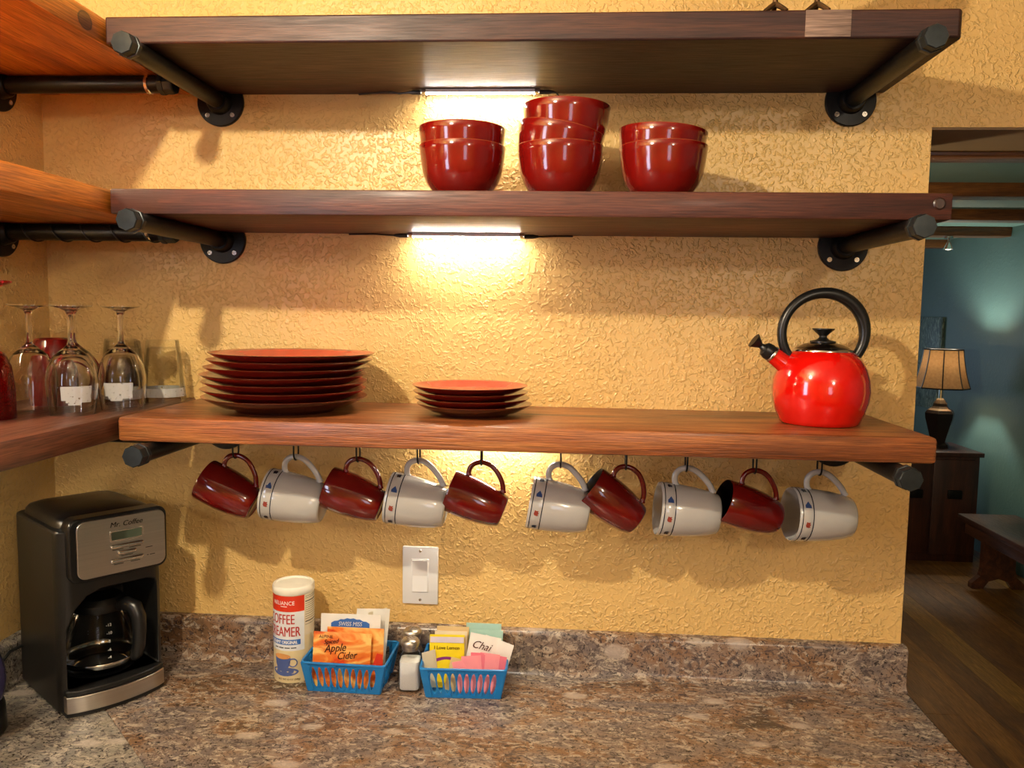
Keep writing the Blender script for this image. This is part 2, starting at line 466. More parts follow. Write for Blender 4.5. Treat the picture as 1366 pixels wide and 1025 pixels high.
def text2d(body, size, shear=0.0, align='LEFT', bold=0.0):
    cu = bpy.data.curves.new('lettering', 'FONT'); cu.body = body; cu.size = size; cu.shear = shear; cu.align_x = align
    cu.resolution_u = 3
    o = bpy.data.objects.new('lettering', cu); COL.objects.link(o)
    dg = bpy.context.evaluated_depsgraph_get(); me = o.evaluated_get(dg).to_mesh()
    vs = [(v.co.x, v.co.y) for v in me.vertices]; fs = [tuple(p.vertices) for p in me.polygons]
    if bold:
        n0, v0, f0 = len(vs), list(vs), list(fs)
        for q, d_ in enumerate((-bold, bold)):
            vs += [(a + d_, b) for a, b in v0]; fs += [tuple(i + n0 * (q + 1) for i in f) for f in f0]
    o.evaluated_get(dg).to_mesh_clear(); bpy.data.objects.remove(o); bpy.data.curves.remove(cu)
    return vs, fs


def flat_build(name, vs, fs, fn, mat, parent):
    """2-D faces carried to 3-D by fn(x, y)"""
    b = MB(); b.add([fn(x, y) for x, y in vs], fs)
    me = bpy.data.meshes.new(name); me.from_pydata(b.v, [], b.f); me.materials.append(mat)
    o = bpy.data.objects.new(name, me); COL.objects.link(o); o.parent = parent
    return o


def rrect(x0, x1, y0, y1, r, n=5):
    out = []
    for cx, cy, a0 in ((x1 - r, y1 - r, 0), (x0 + r, y1 - r, PI / 2), (x0 + r, y0 + r, PI), (x1 - r, y0 + r, 1.5 * PI)):
        out += [(cx + r * math.cos(a0 + i / n * PI / 2), cy + r * math.sin(a0 + i / n * PI / 2)) for i in range(n + 1)]
    return out


def boolean_cut(target, cutters):
    for c in cutters:
        md = target.modifiers.new('cut', 'BOOLEAN'); md.operation = 'DIFFERENCE'; md.object = c; md.solver = 'EXACT'
    dg = bpy.context.evaluated_depsgraph_get(); me = bpy.data.meshes.new_from_object(target.evaluated_get(dg))
    target.modifiers.clear(); target.data = me
    me.shade_smooth(); me.set_sharp_from_angle(angle=math.radians(35))
    for c in cutters: bpy.data.objects.remove(c)


# ------------------------------------------------------------------ the setting
ZC = 0.914
WX = 1.6528          # end of the yellow wall
HZ = 1.9456          # underside of the header over the opening
XR = 3.9
YB = -3.6
def struct(o): o['kind'] = 'structure'; return o

wb = MB().prism([(0, 0), (WX, 0), (WX, HZ), (2.95, HZ), (2.95, 0), (XR, 0), (XR, 2.45), (0, 2.45)], 0.0, 0.20, 'xz').build('wall_back', M['yellow'], smooth=0)
struct(wb)
MB().box((WX, 0.002, HZ - 0.004), (2.95, 0.198, HZ), 0.0).build('header_soffit', M['header'], wb)
MB().box((WX, 0.196, HZ - 0.012), (2.95, 0.222, HZ + 0.03), 0.003).build('header_trim', M['beam'], wb)
wl = struct(MB().prism([(YB, 0), (0, 0), (0, 2.45), (YB, 2.45)], -0.1, 0.0, 'yz').build('wall_left', M['yellow'], smooth=0))
struct(MB().box((0, YB - 0.1, 0), (XR, YB, 2.45)).build('wall_rear', M['yellow'], smooth=0))
struct(MB().box((XR, YB, 0), (XR + 0.1, 6.5, 2.45)).build('wall_right', M['teal'], smooth=0))
struct(MB().box((-0.1, 6.5, 0), (XR + 0.1, 6.6, 2.45)).build('wall_far', M['teal'], smooth=0))
struct(MB().box((-0.1, 0.2, 0), (0.0, 6.5, 2.45)).build('wall_living_side', M['teal'], smooth=0))
ck = struct(MB().box((-0.1, YB, 2.45), (XR + 0.1, 0.2, 2.5)).build('ceiling_kitchen', M['ceil_white'], smooth=0))
cl = struct(MB().box((-0.1, 0.2, 2.222), (XR + 0.1, 6.5, 2.5)).build('ceiling', M['ceil_teal'], smooth=0))
for y in (1.42, 2.32, 3.20, 4.05, 4.93, 5.8):
    MB().box((0, y - 0.06, 2.160), (XR - 0.001, y + 0.06, 2.224), 0.006).build('beam', M['beam'], cl)
fl = struct(MB().box((-0.1, YB, -0.05), (XR + 0.1, 6.5, -0.018)).build('floor', M['dresser'], smooth=0))
pw = 0.132
meshes = {}
ix = 0
x = 0.0
while x < XR - 0.01:
    x1 = min(x + pw, XR); y = YB + random.uniform(-1.5, 0)
    while y < 6.5:
        L = random.uniform(1.5, 2.6); a, b = max(y, YB), min(y + L, 6.5)
        if b - a > 0.05:
            MB().box((x + 0.0008, a + 0.0008, -0.018), (x1 - 0.0008, b - 0.0008, random.uniform(-0.0004, 0.0003))).build('plank', M['floorwood'][random.choice((0, 1, 1, 2, 0))], fl, smooth=0)
        y += L
    x = x1

# windows that let the daylight in (behind the viewpoint)
def window_frame(name, fn, w_, h_):
    b = MB()
    for (lo, hi) in (((-w_ / 2 - 0.05, 0), (-w_ / 2, h_)), ((w_ / 2, 0), (w_ / 2 + 0.05, h_)), ((-w_ / 2 - 0.05, -0.05), (w_ / 2 + 0.05, 0)), ((-w_ / 2 - 0.05, h_), (w_ / 2 + 0.05, h_ + 0.05))):
        p, q = fn(lo[0], lo[1], 0.0), fn(hi[0], hi[1], 0.03)
        b.box([min(i, j) for i, j in zip(p, q)], [max(i, j) for i, j in zip(p, q)], 0.003)
    return struct(b.build(name, M['beam']))
window_frame('window_1', lambda a, z, d: (d, -1.32 + a, 1.22 + z), 0.36, 0.8)
window_frame('window_2', lambda a, z, d: (1.75 + a, YB + d, 1.22 + z), 0.5, 0.8)
window_frame('window_3', lambda a, z, d: (2.3 + a, 6.5 - d, 0.85 + z), 1.2, 1.1)

# ------------------------------------------------------------------ countertop and cabinets
ct = thing('countertop', 'speckled brown granite-look laminate countertop with backsplash, mitred at the corner', 'countertop', (0, 0, ZC))
CX = WX + 0.006
D = 0.635
MB().prism([(0.0, 0.0), (D, -D), (CX - 0.012, -D), (CX, -D + 0.012), (CX, 0.0)], -0.038, 0.0, 'xy').build('main_slab', M['granite'], ct, bevel=0.004)
MB().prism([(0.0, 0.0), (D, -D), (D, -1.9), (0.0, -1.9)], -0.038, 0.0, 'xy').build('return_slab', M['granite_l'], ct, bevel=0.0015)
def splash_prof():
    h = 0.082; t = 0.021; p = [(0.0, 0.0), (0.0, h)]
    for i in range(6):
        a = PI / 2 - i / 5 * PI / 2
        p.append((t - 0.010 + 0.010 * math.cos(a), h - 0.010 + 0.010 * math.sin(a)))
    for i in range(6):
        a = PI + i / 5 * PI / 2
        p.append((t + 0.012 + 0.012 * math.cos(a), 0.012 + 0.012 * math.sin(a)))
    return p
pf = splash_prof()
MB().prism([(-a, b) for a, b in pf], 0.0, CX, 'yz').build('backsplash', M['granite'], ct)
MB().prism(pf, -1.9, -0.0, 'xz').build('backsplash', M['granite_l'], ct)
cb = thing('base_cabinet', 'wooden base cabinet carrying the speckled countertop', 'cabinet', (0, 0, 0))
MB().box((0.62, -0.58, 0.0), (CX - 0.02, -0.005, ZC - 0.039), 0.002).build('body', M['dresser'], cb)
for i in range(2):
    dr = MB().box((0.66 + i * 0.5, -0.6, 0.12), (1.12 + i * 0.5, -0.58, 0.84), 0.004).build('door', M['dresser'], cb)
    MB().box((1.07 + i * 0.02, -0.62, 0.6), (1.085 + i * 0.02, -0.6, 0.7), 0.003).build('handle', M['iron'], dr)
cb2 = thing('base_cabinet', 'wooden base cabinet under the return of the speckled countertop', 'cabinet', (0, 0, 0))
MB().box((0.005, -1.88, 0.0), (0.58, -0.62, ZC - 0.039), 0.002).build('body', M['dresser'], cb2)
for i in range(2):
    dr = MB().box((0.58, -1.24 - i * 0.6, 0.12), (0.6, -0.7 - i * 0.6, 0.84), 0.004).build('door', M['dresser'], cb2)
    MB().box((0.6, -1.0 - i * 0.6, 0.6), (0.62, -0.985 - i * 0.6, 0.7), 0.003).build('handle', M['iron'], dr)

# ------------------------------------------------------------------ shelves
DL = 0.297
SD = 0.286
Z1, Z2, Z3 = (2.0049, 2.0455), (1.7487, 1.7875), (1.3897, 1.4297)
XE = 1.567
def shelf_mesh(lo, hi, r=0.004): return MB().box(lo, hi, r, 2)
s1 = thing('wall_shelf', 'dark redwood plank shelf, topmost on the main wall, with a bare pale patch', 'shelf', (0, 0, 0))
MB().prism([(DL + 0.002, 0.0), (DL + 0.002, -SD), (XE - 0.006, -SD), (XE, -SD + 0.008), (XE, 0.0)], Z1[0], Z1[1], 'xy').build('plank', M['shelf1'], s1, bevel=0.003)
MB().box((1.346, -SD - 0.0012, Z1[0] + 0.002), (1.410, -SD + 0.002, Z1[1] - 0.001), 0.0005).build('bare_patch', M['bare'], s1)
s2 = thing('wall_shelf', 'red-brown plank shelf carrying the stacked red bowls', 'shelf', (0, 0, 0))
shelf_mesh((DL + 0.002, -SD, Z2[0]), (XE, 0, Z2[1]), 0.003).build('plank', M['shelf2'], s2)
MB().lathe([(0, 0.0015), (0.007, 0.0015), (0.009, 0)], 16, mat=Matrix.Rotation(PI / 2, 4, 'X'), c=(1.548, -SD, 1.772)).build('wood_plug', M['dresser'], s2)
s3 = thing('wall_shelf', 'orange-brown rough-sawn plank shelf with plates, a kettle and mug hooks', 'shelf', (0, 0, 0))
shelf_mesh((DL + 0.005, -SD - 0.002, Z3[0]), (XE, 0, Z3[1]), 0.006).build('plank', M['shelf3'], s3)
for nm, zz, mt, lb in (('upper', Z1, 'lshelf_hi', 'amber wooden return shelf on the side wall, level with the topmost plank'),
                       ('mid', Z2, 'lshelf_hi', 'amber wooden return shelf on the side wall, level with the bowl shelf'),
                       ('low', Z3, 'lshelf_lo', 'dark wooden return shelf on the side wall under the upturned glasses')):
    o = shelf_mesh((0.0, -1.0, zz[0]), (DL - 0.002, 0, zz[1]), 0.004)
    tag(o.build('return_shelf', M[mt]), lb, 'shelf')

# cup hooks under the third shelf
MK = 1.0355         # hooks stand this much further off than first measured
HX = [1.0157 + (q - 1.0157) * MK for q in (0.445, 0.552, 0.661, 0.766, 0.874, 1.008, 1.117, 1.217, 1.329, 1.434)]
HY = -0.125
HB = 1.3385          # top of the hook wire's lowest bend, where a handle rests
hr = 0.0016
def hook_mb():
    pts = [(0, 0.014, Z3[0] + 0.004 - HB), (0, 0.014, 0.012)]
    for i in range(9):
        a = PI * i / 8
        pts.append((0, 0.0125 * math.cos(a) + 0.0015, 0.0109 - 0.0125 * math.sin(a)))
    pts.append((0, -0.011, 0.026))
    return MB().tube(pts, hr, 8)
h0 = None
for i, hx in enumerate(HX):
    if h0 is None: h = h0 = hook_mb().build('cup_hook', M['iron'], s3)
    else:
        h = h0.copy(); COL.objects.link(h); h.parent = s3
    h.location = (hx, HY, HB)

# pipe brackets: flange on the wall, pipe along -Y, octagonal cap
PR = 0.0145
def bracket(label, length, ring=False):
    t = thing('pipe_bracket', label, 'bracket', group='black pipe shelf brackets')
    rx = Matrix.Rotation(PI / 2, 4, 'X')       # +Z -> -Y
    f = MB().lathe([(0, 0.0005), (0.0445, 0.0005), (0.0445, 0.0055), (0.043, 0.007), (0.024, 0.008), (0.0205, 0.022), (0.0185, 0.024), (0, 0.024)], 40, mat=rx).build('flange', M['iron'], t)
    for a in (0.78, 2.36, 3.93, 5.5):
        s_ = MB().lathe([(0, 0.0), (0.0048, 0.0), (0.0044, 0.0016), (0.002, 0.0016), (0.0016, 0.0006), (0, 0.0006)], 14, mat=rx)
        s_.build('screw', M['screw'], f, loc=(0.034 * math.cos(a), -0.0072, 0.034 * math.sin(a)))
    MB().tube([(0, -0.02, 0), (0, -length + 0.02, 0)], PR, 24).build('pipe', M['iron'], t)
    c = MB().lathe([(0.0178, -0.026), (0.0186, -0.022), (0.0186, -0.017), (0.0172, -0.0165), (0.0172, -0.002), (0.0160, 0.0), (0, 0.0004)], 8, mat=rx, c=(0, -length, 0)).build('cap', M['iron_cap'], t, smooth=20)
    if ring: MB().lathe([(PR, 0), (PR + 0.002, 0.001), (PR + 0.002, 0.006), (PR, 0.007)], 24, mat=rx, c=(0, -length + 0.05, 0)).build('ring', M['chrome'], t)
    return t
def put(t, loc, rz=0): t.location = loc; t.rotation_euler = (0, 0, rz); return t
b0 = bracket('black iron pipe bracket under the topmost shelf, beside the corner', 0.338); put(b0, (0.354, 0, Z1[0] - PR))
for (x_, z_, lb) in ((1.508, Z1[0], 'black iron pipe bracket under the topmost shelf, at its free end'),
                     (0.354, Z2[0], 'black iron pipe bracket under the bowl shelf, beside the corner'),
                     (1.508, Z2[0], 'black iron pipe bracket under the bowl shelf, at its free end'),
                     (0.354, Z3[0], 'black iron pipe bracket under the mug shelf, above the coffee maker'),
                     (1.511, Z3[0], 'black iron pipe bracket under the mug shelf, below the kettle')):
    dup(b0, lb, (x_, 0, z_ - PR))
b1 = bracket('black iron pipe bracket on the side wall under the highest return shelf, near the corner', 0.326, True); put(b1, (0, -0.122, Z1[0] - PR), PI / 2)
dup(b1, 'black iron pipe bracket on the side wall under the middle return shelf, near the corner', (0, -0.13, Z2[0] - PR))
dup(b1, 'black iron pipe bracket on the side wall under the lowest return shelf, near the corner', (0, -0.13, Z3[0] - PR))
for zz, nm in ((Z1, 'highest'), (Z2, 'middle'), (Z3, 'lowest')):
    dup(b1, 'black iron pipe bracket under the %s return shelf, away from the corner' % nm, (0, -0.88, zz[0] - PR))
# thin black wire wound along the side pipe under the middle return shelf
pts = []
for i in range(120):
    u = i / 119; a = u * 2 * PI * 5
    pts.append((0.03 + u * 0.27, -0.13 + (PR + 0.0016) * math.cos(a), Z2[0] - PR - 0.0 + (PR + 0.0016) * math.sin(a) * (1 if math.sin(a) < 0 else 0.85)))
tag(MB().tube(pts, 0.0014, 6).build('wire', M['black']), 'thin black wire wound around the pipe under the middle return shelf', 'wire')

# LED light bars
def led_bar(label, x0, x1, zb, y, strip, cl_pts, cr_pts):
    t = thing('led_bar', label, 'light', ((x0 + x1) / 2, y, zb), group='LED bars under the shelves')
    hw = (x1 - x0) / 2
    MB().box((-hw, -0.006, -0.0064), (hw, 0.006, -0.0005), 0.0006).build('housing', M['switch'], t)
    MB().box((-hw + 0.003, -0.0045, -0.0070), (hw - 0.003, 0.0045, -0.0060), 0.0).build('diffuser', strip, t)
    n = 22
    d0 = None
    for i in range(n):
        xx = -hw + 0.006 + (2 * hw - 0.012) * i / (n - 1)
        if d0 is None: d = d0 = MB().lathe([(0.0022, 0), (0.0018, -0.0018), (0, -0.0024)], 8).build('diode', M['led'], t)
        else: d = d0.copy(); COL.objects.link(d); d.parent = t
        d.location = (xx, -0.001, -0.0071)
    for s in (-1, 1):
        MB().box((s * hw - 0.005, -0.0068, -0.0085), (s * hw + 0.005, 0.0068, -0.0003), 0.001).build('end_cap', M['chrome'], t)
        MB().tube([(s * (hw + 0.003), 0, -0.005), (s * (hw + 0.02), 0, -0.005), (s * (hw + 0.03), 0, -0.005)], [0.004, 0.004, 0.002], 10).build('plug', M['black'], t)
    MB().tube([(-hw - 0.028, 0, -0.005)] + [(p[0] - (x0 + x1) / 2, p[1] - y, p[2] - zb) for p in cl_pts], 0.0016, 8).build('cable', M['black'], t)
    MB().tube([(hw + 0.028, 0, -0.005)] + [(p[0] - (x0 + x1) / 2, p[1] - y, p[2] - zb) for p in cr_pts], 0.0016, 8).build('cable', M['black'], t)
    return t
led_bar('lit LED bar under the topmost shelf, above the red bowls', 0.745, 0.951, Z1[0], -0.032, M['led_strip'],
        [(0.70, -0.03, 1.9985), (0.685, -0.028, 2.002), (0.62, -0.01, 2.003)], [(0.985, -0.03, 1.999), (0.992, -0.028, 1.99), (0.994, -0.02, 1.95), (0.998, -0.004, 1.86), (1.0, -0.003, 1.79)])
led_bar('lit LED bar under the bowl shelf, above the bare wall', 0.722, 0.928, Z2[0], -0.032, M['led_strip'],
        [(0.68, -0.03, 1.7445), (0.655, -0.02, 1.747), (0.60, -0.006, 1.7475)], [(0.965, -0.03, 1.744), (0.985, -0.02, 1.746), (1.02, -0.006, 1.7475)])
led_bar('lit LED bar under the mug shelf, hidden behind its front edge', 0.775, 0.981, Z3[0], -0.032, M['led_strip'],
        [(0.73, -0.03, 1.3855), (0.70, -0.02, 1.388), (0.64, -0.006, 1.3885)], [(1.02, -0.03, 1.385), (1.04, -0.02, 1.387), (1.07, -0.006, 1.3885)])

for zz, lb in ((Z1, 'lit LED bar under the highest return shelf on the side wall'), (Z2, 'lit LED bar under the middle return shelf on the side wall'), (Z3, 'lit LED bar under the lowest return shelf on the side wall')):
    t_ = led_bar(lb, -0.103, 0.103, zz[0], 0.0, M['led_strip_side'], [(-0.15, 0.004, zz[0] - 0.004), (-0.17, 0.012, zz[0] - 0.002)], [(0.15, 0.004, zz[0] - 0.004), (0.17, 0.012, zz[0] - 0.002)])
    t_.location = (0.034, -0.44, zz[0]); t_.rotation_euler = (0, 0, PI / 2)

# ------------------------------------------------------------------ bowls on the second shelf
BH = 0.0865
def bowl_prof():
    out = [(0.0, 0.002), (0.028, 0.002), (0.030, 0.0), (0.033, 0.0), (0.036, 0.004), (0.048, 0.013), (0.058, 0.026), (0.0645, 0.042), (0.0675, 0.058), (0.0695, 0.074), (0.0712, BH - 0.001)]
    inn = [(0.0705, BH), (0.0690, BH - 0.0015), (0.0668, 0.074), (0.0645, 0.058), (0.0612, 0.042), (0.0545, 0.029), (0.044, 0.0175), (0.03, 0.010), (0.0, 0.008)]
    return out + inn, [0] * (len(out) - 1) + [1, 1] + [0] * (len(inn) - 2)
bp, bmi = bowl_prof()
bowl0 = MB().lathe(bp, 48, mis=bmi).build('bowl', M['red'], smooth=60, mats=[M['red'], M['rim']])
tag(bowl0, None, 'bowl', 'red bowls on the bowl shelf')
first = [True]
def put_bowl(rim, tilt, label, az=0.0):
    """rim: centre of the rim; tilt > 0 lowers the +x side"""
    o = bowl0 if first[0] else bowl0.copy()
    if not first[0]: COL.objects.link(o)
    first[0] = False
    m = Matrix.Rotation(tilt, 4, 'Y')
    o.rotation_euler = m.to_euler(); o.location = Vector(rim) - (m @ Vector((0, 0, BH)))
    o['label'] = label
YBW = -0.172
zb_ = Z2[1] + BH
put_bowl((0.836, YBW, zb_), 0, 'glossy red bowl, lower of the pair beside the blank wall under the LED bar')
put_bowl((0.8355, YBW, zb_ + 0.029), 0.0, 'glossy red bowl, upper of the pair beside the blank wall under the LED bar')
put_bowl((0.9965, YBW, zb_), 0, 'glossy red bowl at the bottom of the stack of three')
put_bowl((0.9980, YBW, zb_ + 0.0275), 0.175, 'glossy red bowl tilted in the middle of the stack of three')
put_bowl((1.0050, YBW, zb_ + 0.0635), 0.02, 'glossy red bowl on top of the stack of three')
put_bowl((1.162, YBW, zb_), 0, 'glossy red bowl, lower of the pair toward the free end of the shelf')
put_bowl((1.161, YBW, zb_ + 0.0245), 0.06, 'glossy red bowl, slightly tilted, upper of the pair toward the shelf\'s free end')

# ------------------------------------------------------------------ plates on the third shelf
def plate_mesh(R, h, foot):
    out = [(0.0, 0.003), (foot - 0.006, 0.003), (foot - 0.004, 0.0), (foot, 0.0), (foot + 0.003, 0.0045), (foot + (R - foot) * 0.45, h * 0.36), (foot + (R - foot) * 0.8, h * 0.72), (R - 0.0006, h - 0.0012)]
    inn = [(R, h - 0.0003), (R - 0.0014, h), (R - (R - foot) * 0.2, h * 0.72 + 0.0045), (foot + (R - foot) * 0.42, h * 0.36 + 0.005), (foot - 0.004, 0.0085), (0.0, 0.0075)]
    mis = [0] * (len(out) - 1) + [0, 2] + [1] * (len(inn) - 2)
    return MB().lathe(out + inn, 72, mis=mis)
pm = [M['plate_out'], M['plate_in'], M['rim']]
zr = [1.4560, 1.4690, 1.4820, 1.4945, 1.5070, 1.5195, 1.5310]
xs = [0.5275, 0.5255, 0.5275, 0.5260, 0.5315, 0.5375, 0.5415]
ords = ['at the very bottom', 'second from the bottom', 'third from the bottom', 'in the middle', 'third from the top', 'second from the top', 'on top']
p0 = None
for i in range(7):
    if p0 is None: o = p0 = plate_mesh(0.1395, 0.0262, 0.083).build('dinner_plate', None, smooth=50, mats=pm)
    else: o = p0.copy(); COL.objects.link(o)
    o.location = (xs[i], -0.150 + random.uniform(-0.002, 0.002), zr[i] - 0.0262); o.rotation_euler = (0, 0, random.uniform(0, 6))
    tag(o, 'large red dinner plate with dark underside, %s of the stack of seven' % ords[i], 'plate', 'dinner plates on the mug shelf')
zr = [1.4500, 1.4603, 1.4708, 1.4813]; xs = [0.858, 0.854, 0.8515, 0.850]
ords = ['at the bottom', 'second from the bottom', 'second from the top', 'on top']
p0 = None
for i in range(4):
    if p0 is None: o = p0 = plate_mesh(0.0985, 0.0202, 0.058).build('side_plate', None, smooth=50, mats=pm)
    else: o = p0.copy(); COL.objects.link(o)
    o.location = (xs[i], -0.148, zr[i] - 0.0202)
    tag(o, 'small red side plate with dark underside, %s of the stack of four' % ords[i], 'plate', 'side plates on the mug shelf')

# ------------------------------------------------------------------ mugs
def mug_parts(kind):
    t = thing('hanging_mug', '', 'mug', group='mugs hanging from the shelf hooks')
    if kind == 'white':
        H = 0.101
        out = [(0, 0.002), (0.027, 0.002), (0.029, 0.0), (0.0315, 0.0005), (0.0335, 0.003), (0.0375, 0.018), (0.0412, 0.040), (0.0432, 0.062), (0.0440, 0.078), (0.0438, 0.0795), (0.0442, 0.081), (0.0444, H - 0.002)]
        inn = [(0.0436, H), (0.0424, H - 0.002), (0.0418, 0.078), (0.0408, 0.060), (0.0388, 0.040), (0.035, 0.018), (0.030, 0.007), (0, 0.006)]
        hp = [(0.0415, 0.0745), (0.0500, 0.0775), (0.0600, 0.0775), (0.0685, 0.0715), (0.0725, 0.0610), (0.0715, 0.0490), (0.0650, 0.0370), (0.0550, 0.0255), (0.0455, 0.0170), (0.0360, 0.0120)]
        mats = [M['white_glaze'], M['white_glaze']]; hw = 0.0050
    else:
        H = 0.100
        out = [(0, 0.002), (0.021, 0.002), (0.023, 0.0), (0.0255, 0.0005), (0.0275, 0.003), (0.0315, 0.016), (0.0352, 0.036), (0.0372, 0.058), (0.0373, 0.078), (0.0365, H - 0.002)]
        inn = [(0.0357, H), (0.0345, H - 0.002), (0.0347, 0.078), (0.0345, 0.058), (0.0325, 0.036), (0.029, 0.016), (0.024, 0.007), (0, 0.006)]
        hp = [(0.0350, 0.0780), (0.0440, 0.0805), (0.0540, 0.0790), (0.0620, 0.0715), (0.0660, 0.0600), (0.0650, 0.0470), (0.0590, 0.0350), (0.0490, 0.0235), (0.0390, 0.0165), (0.0300, 0.0130)]
        mats = [M['maroon'], M['mug_in']]; hw = 0.0043
    body = MB().lathe(out + inn, 56, mis=[0] * len(out) + [1] * (len(inn) - 1)).build('body', None, t, smooth=50, mats=mats)
    # smooth the handle path
    P = [Vector((a, 0, b)) for a, b in hp]; pp = []
    for i in range(len(P) - 1):
        p0_, p1, p2, p3 = P[max(i - 1, 0)], P[i], P[i + 1], P[min(i + 2, len(P) - 1)]
        for s_ in range(4):
            u = s_ / 4
            pp.append(0.5 * (2 * p1 + (p2 - p0_) * u + (2 * p0_ - 5 * p1 + 4 * p2 - p3) * u * u + (3 * p1 - p0_ - 3 * p2 + p3) * u ** 3))
    pp.append(P[-1])
    n = len(pp)
    rs = [hw * (1.25 if i < 2 or i > n - 3 else 1.0) for i in range(n)]
    MB().tube(pp, rs, 12, flat=0.78, updir=(1, 0, 0)).build('handle', mats[0], t, smooth=60)
    if kind == 'white':
        def wrap(a, z, off=0.0004):
            r = 0.0440 + (z - 0.078) / 0.021 * 0.0004 + off if z > 0.0805 else 0.0438 + off
            r = max(r, 0.04385 + off)
            return (r * math.cos(a), r * math.sin(a), z)
        for z0, z1 in ((0.0955, 0.0969), (0.0778, 0.0794)):
            vs, fs = [], []
            for i in range(57):
                a = 2 * PI * i / 56
                vs += [wrap(a, z0), wrap(a, z1)]
            fs = [(2 * i, 2 * i + 2, 2 * i + 3, 2 * i + 1) for i in range(56)]
            MB().add(vs, fs).build('ring', M['navy'], body)
        def motif(name, poly, a0, mat):
            # poly in metres: (along the rim, along the mug axis)
            vs = [wrap(a0 + px / 0.0443, 0.0868 + pz, 0.0006) for px, pz in poly]
            MB().add([wrap(a0, 0.0868, 0.0006)] + vs, [(0, i + 1, (i + 1) % len(vs) + 1) for i in range(len(vs))]).build(name, mat, body)
        tree = [(-0.0048, -0.004), (-0.001, -0.0035), (0.005, 0.0), (-0.001, 0.0045), (-0.0048, 0.0042)]
        bear = [(-0.005, -0.001), (-0.004, -0.004), (-0.002, -0.0025), (0.0, -0.0042), (0.002, -0.0025), (0.0045, -0.0035), (0.004, 0.0), (0.005, 0.003), (0.002, 0.0035), (-0.001, 0.0042), (-0.004, 0.003)]
        for q in range(3):
            a = q * 2.1
            motif('tree_motif', [(px * 1.15, pz * 1.2) for px, pz in tree], -0.98 - a, M['blue_print'])
            motif('bear_motif', bear, -1.72 - a, M['rust_print'])
            motif('leaf_motif', [(-px, pz) for px, pz in bear], -0.30 - a, M['navy'])
    # the highest point of the handle decides how it hangs
    return t, pp, hw
mw, ppw, hww = mug_parts('white')
mr, ppr, hwr = mug_parts('red')
tilts = [26, 9, 19, 9, 21, 9, 36, 5, 19, 3]
yaws = [0, 0, 0, 0, 0, 0, 2, 3, 9, 6]
ordn = ['first', 'second', 'third', 'fourth', 'fifth', 'sixth', 'seventh', 'eighth', 'ninth', 'tenth']
done = {'red': False, 'white': False}
for i, hx in enumerate(HX):
    kind = 'red' if i % 2 == 0 else 'white'
    src, pp, hw = (mr, ppr, hwr) if kind == 'red' else (mw, ppw, hww)
    t_ = math.radians(tilts[i]); c, s = math.cos(t_), math.sin(t_)
    R3 = Matrix(((s, 0, -c), (0, 1, 0), (c, 0, s)))           # local x (handle) up, local z (mouth) to -x
    R3 = Matrix.Rotation(math.radians(yaws[i]), 3, 'Z') @ R3
    top = max((R3 @ p for p in pp), key=lambda p: p.z)
    loc = Vector((hx, HY, HB + hw * 0.78 * MK + 0.0002)) - top * MK
    look = 'dark red mug' if kind == 'red' else 'white tree-banded mug'
    lab = '%s hanging on the %s hook from the glassware end' % (look, ordn[i])
    if not done[kind]: o = src; done[kind] = True
    else: o = dup(src, lab)
    o['label'] = lab
    o.location = loc; o.rotation_euler = R3.to_euler(); o.scale = (MK, MK, MK)

# ------------------------------------------------------------------ kettle
kt = thing('kettle', 'bright red enamel whistling kettle with black ring handle', 'kettle', (1.436, -0.148, Z3[1]), (0, 0, math.radians(4)))
kb = MB().lathe([(0, 0.001), (0.056, 0.001), (0.060, 0.0), (0.0635, 0.002), (0.0655, 0.008), (0.0715, 0.022), (0.0765, 0.040), (0.0778, 0.056), (0.0760, 0.074), (0.0705, 0.092), (0.0620, 0.107), (0.0520, 0.117), (0.0465, 0.1205), (0.0445, 0.119), (0.04, 0.115), (0, 0.115)], 64).build('body', M['kettle'], kt, smooth=60)
MB().lathe([(0.0455, 0.1185), (0.0475, 0.1195), (0.0475, 0.1225), (0.0455, 0.124), (0.0440, 0.124)], 56).build('lid_rim', M['chrome'], kt, smooth=60)
ld = MB().lathe([(0.0450, 0.1235), (0.040, 0.127), (0.030, 0.1318), (0.018, 0.1345), (0, 0.1355)], 48).build('lid', M['lid'], kt, smooth=60)
MB().lathe([(0, 0.134), (0.0205, 0.1345), (0.0205, 0.1365), (0.010, 0.139), (0.0062, 0.143), (0.0062, 0.1455), (0.0175, 0.1560), (0.0175, 0.1575), (0, 0.1575)], 32).build('knob', M['black'], ld, smooth=40)
pts = []; rs = []
for i in range(41):
    a = math.radians(-52 + (284) * i / 40)
    rr = 0.0685
    pts.append((rr * math.cos(a) * 1.0, 0, 0.1500 + rr * math.sin(a) * 0.96))
    rs.append(0.0078 + 0.0028 * math.exp(-((math.degrees(a) - 45) / 55) ** 2))
MB().tube(pts, rs, 16, updir=(0, 1, 0)).build('handle', M['black'], kt, smooth=60)
sd = Vector((-math.cos(math.radians(36)), 0, math.sin(math.radians(36))))
sp0 = Vector((-0.052, 0, 0.091)); sq = sd.to_track_quat('Z', 'Y').to_matrix().to_4x4()
MB().lathe([(0.0185, 0.0), (0.0160, 0.012), (0.0145, 0.028), (0.0140, 0.038), (0.0, 0.038)], 28, mat=sq, c=sp0).build('spout', M['kettle'], kt, smooth=50)
wh = MB().lathe([(0.0148, 0.037), (0.0150, 0.040), (0.0142, 0.041), (0, 0.041)], 28, mat=sq, c=sp0).build('spout_ring', M['chrome'], kt, smooth=50)
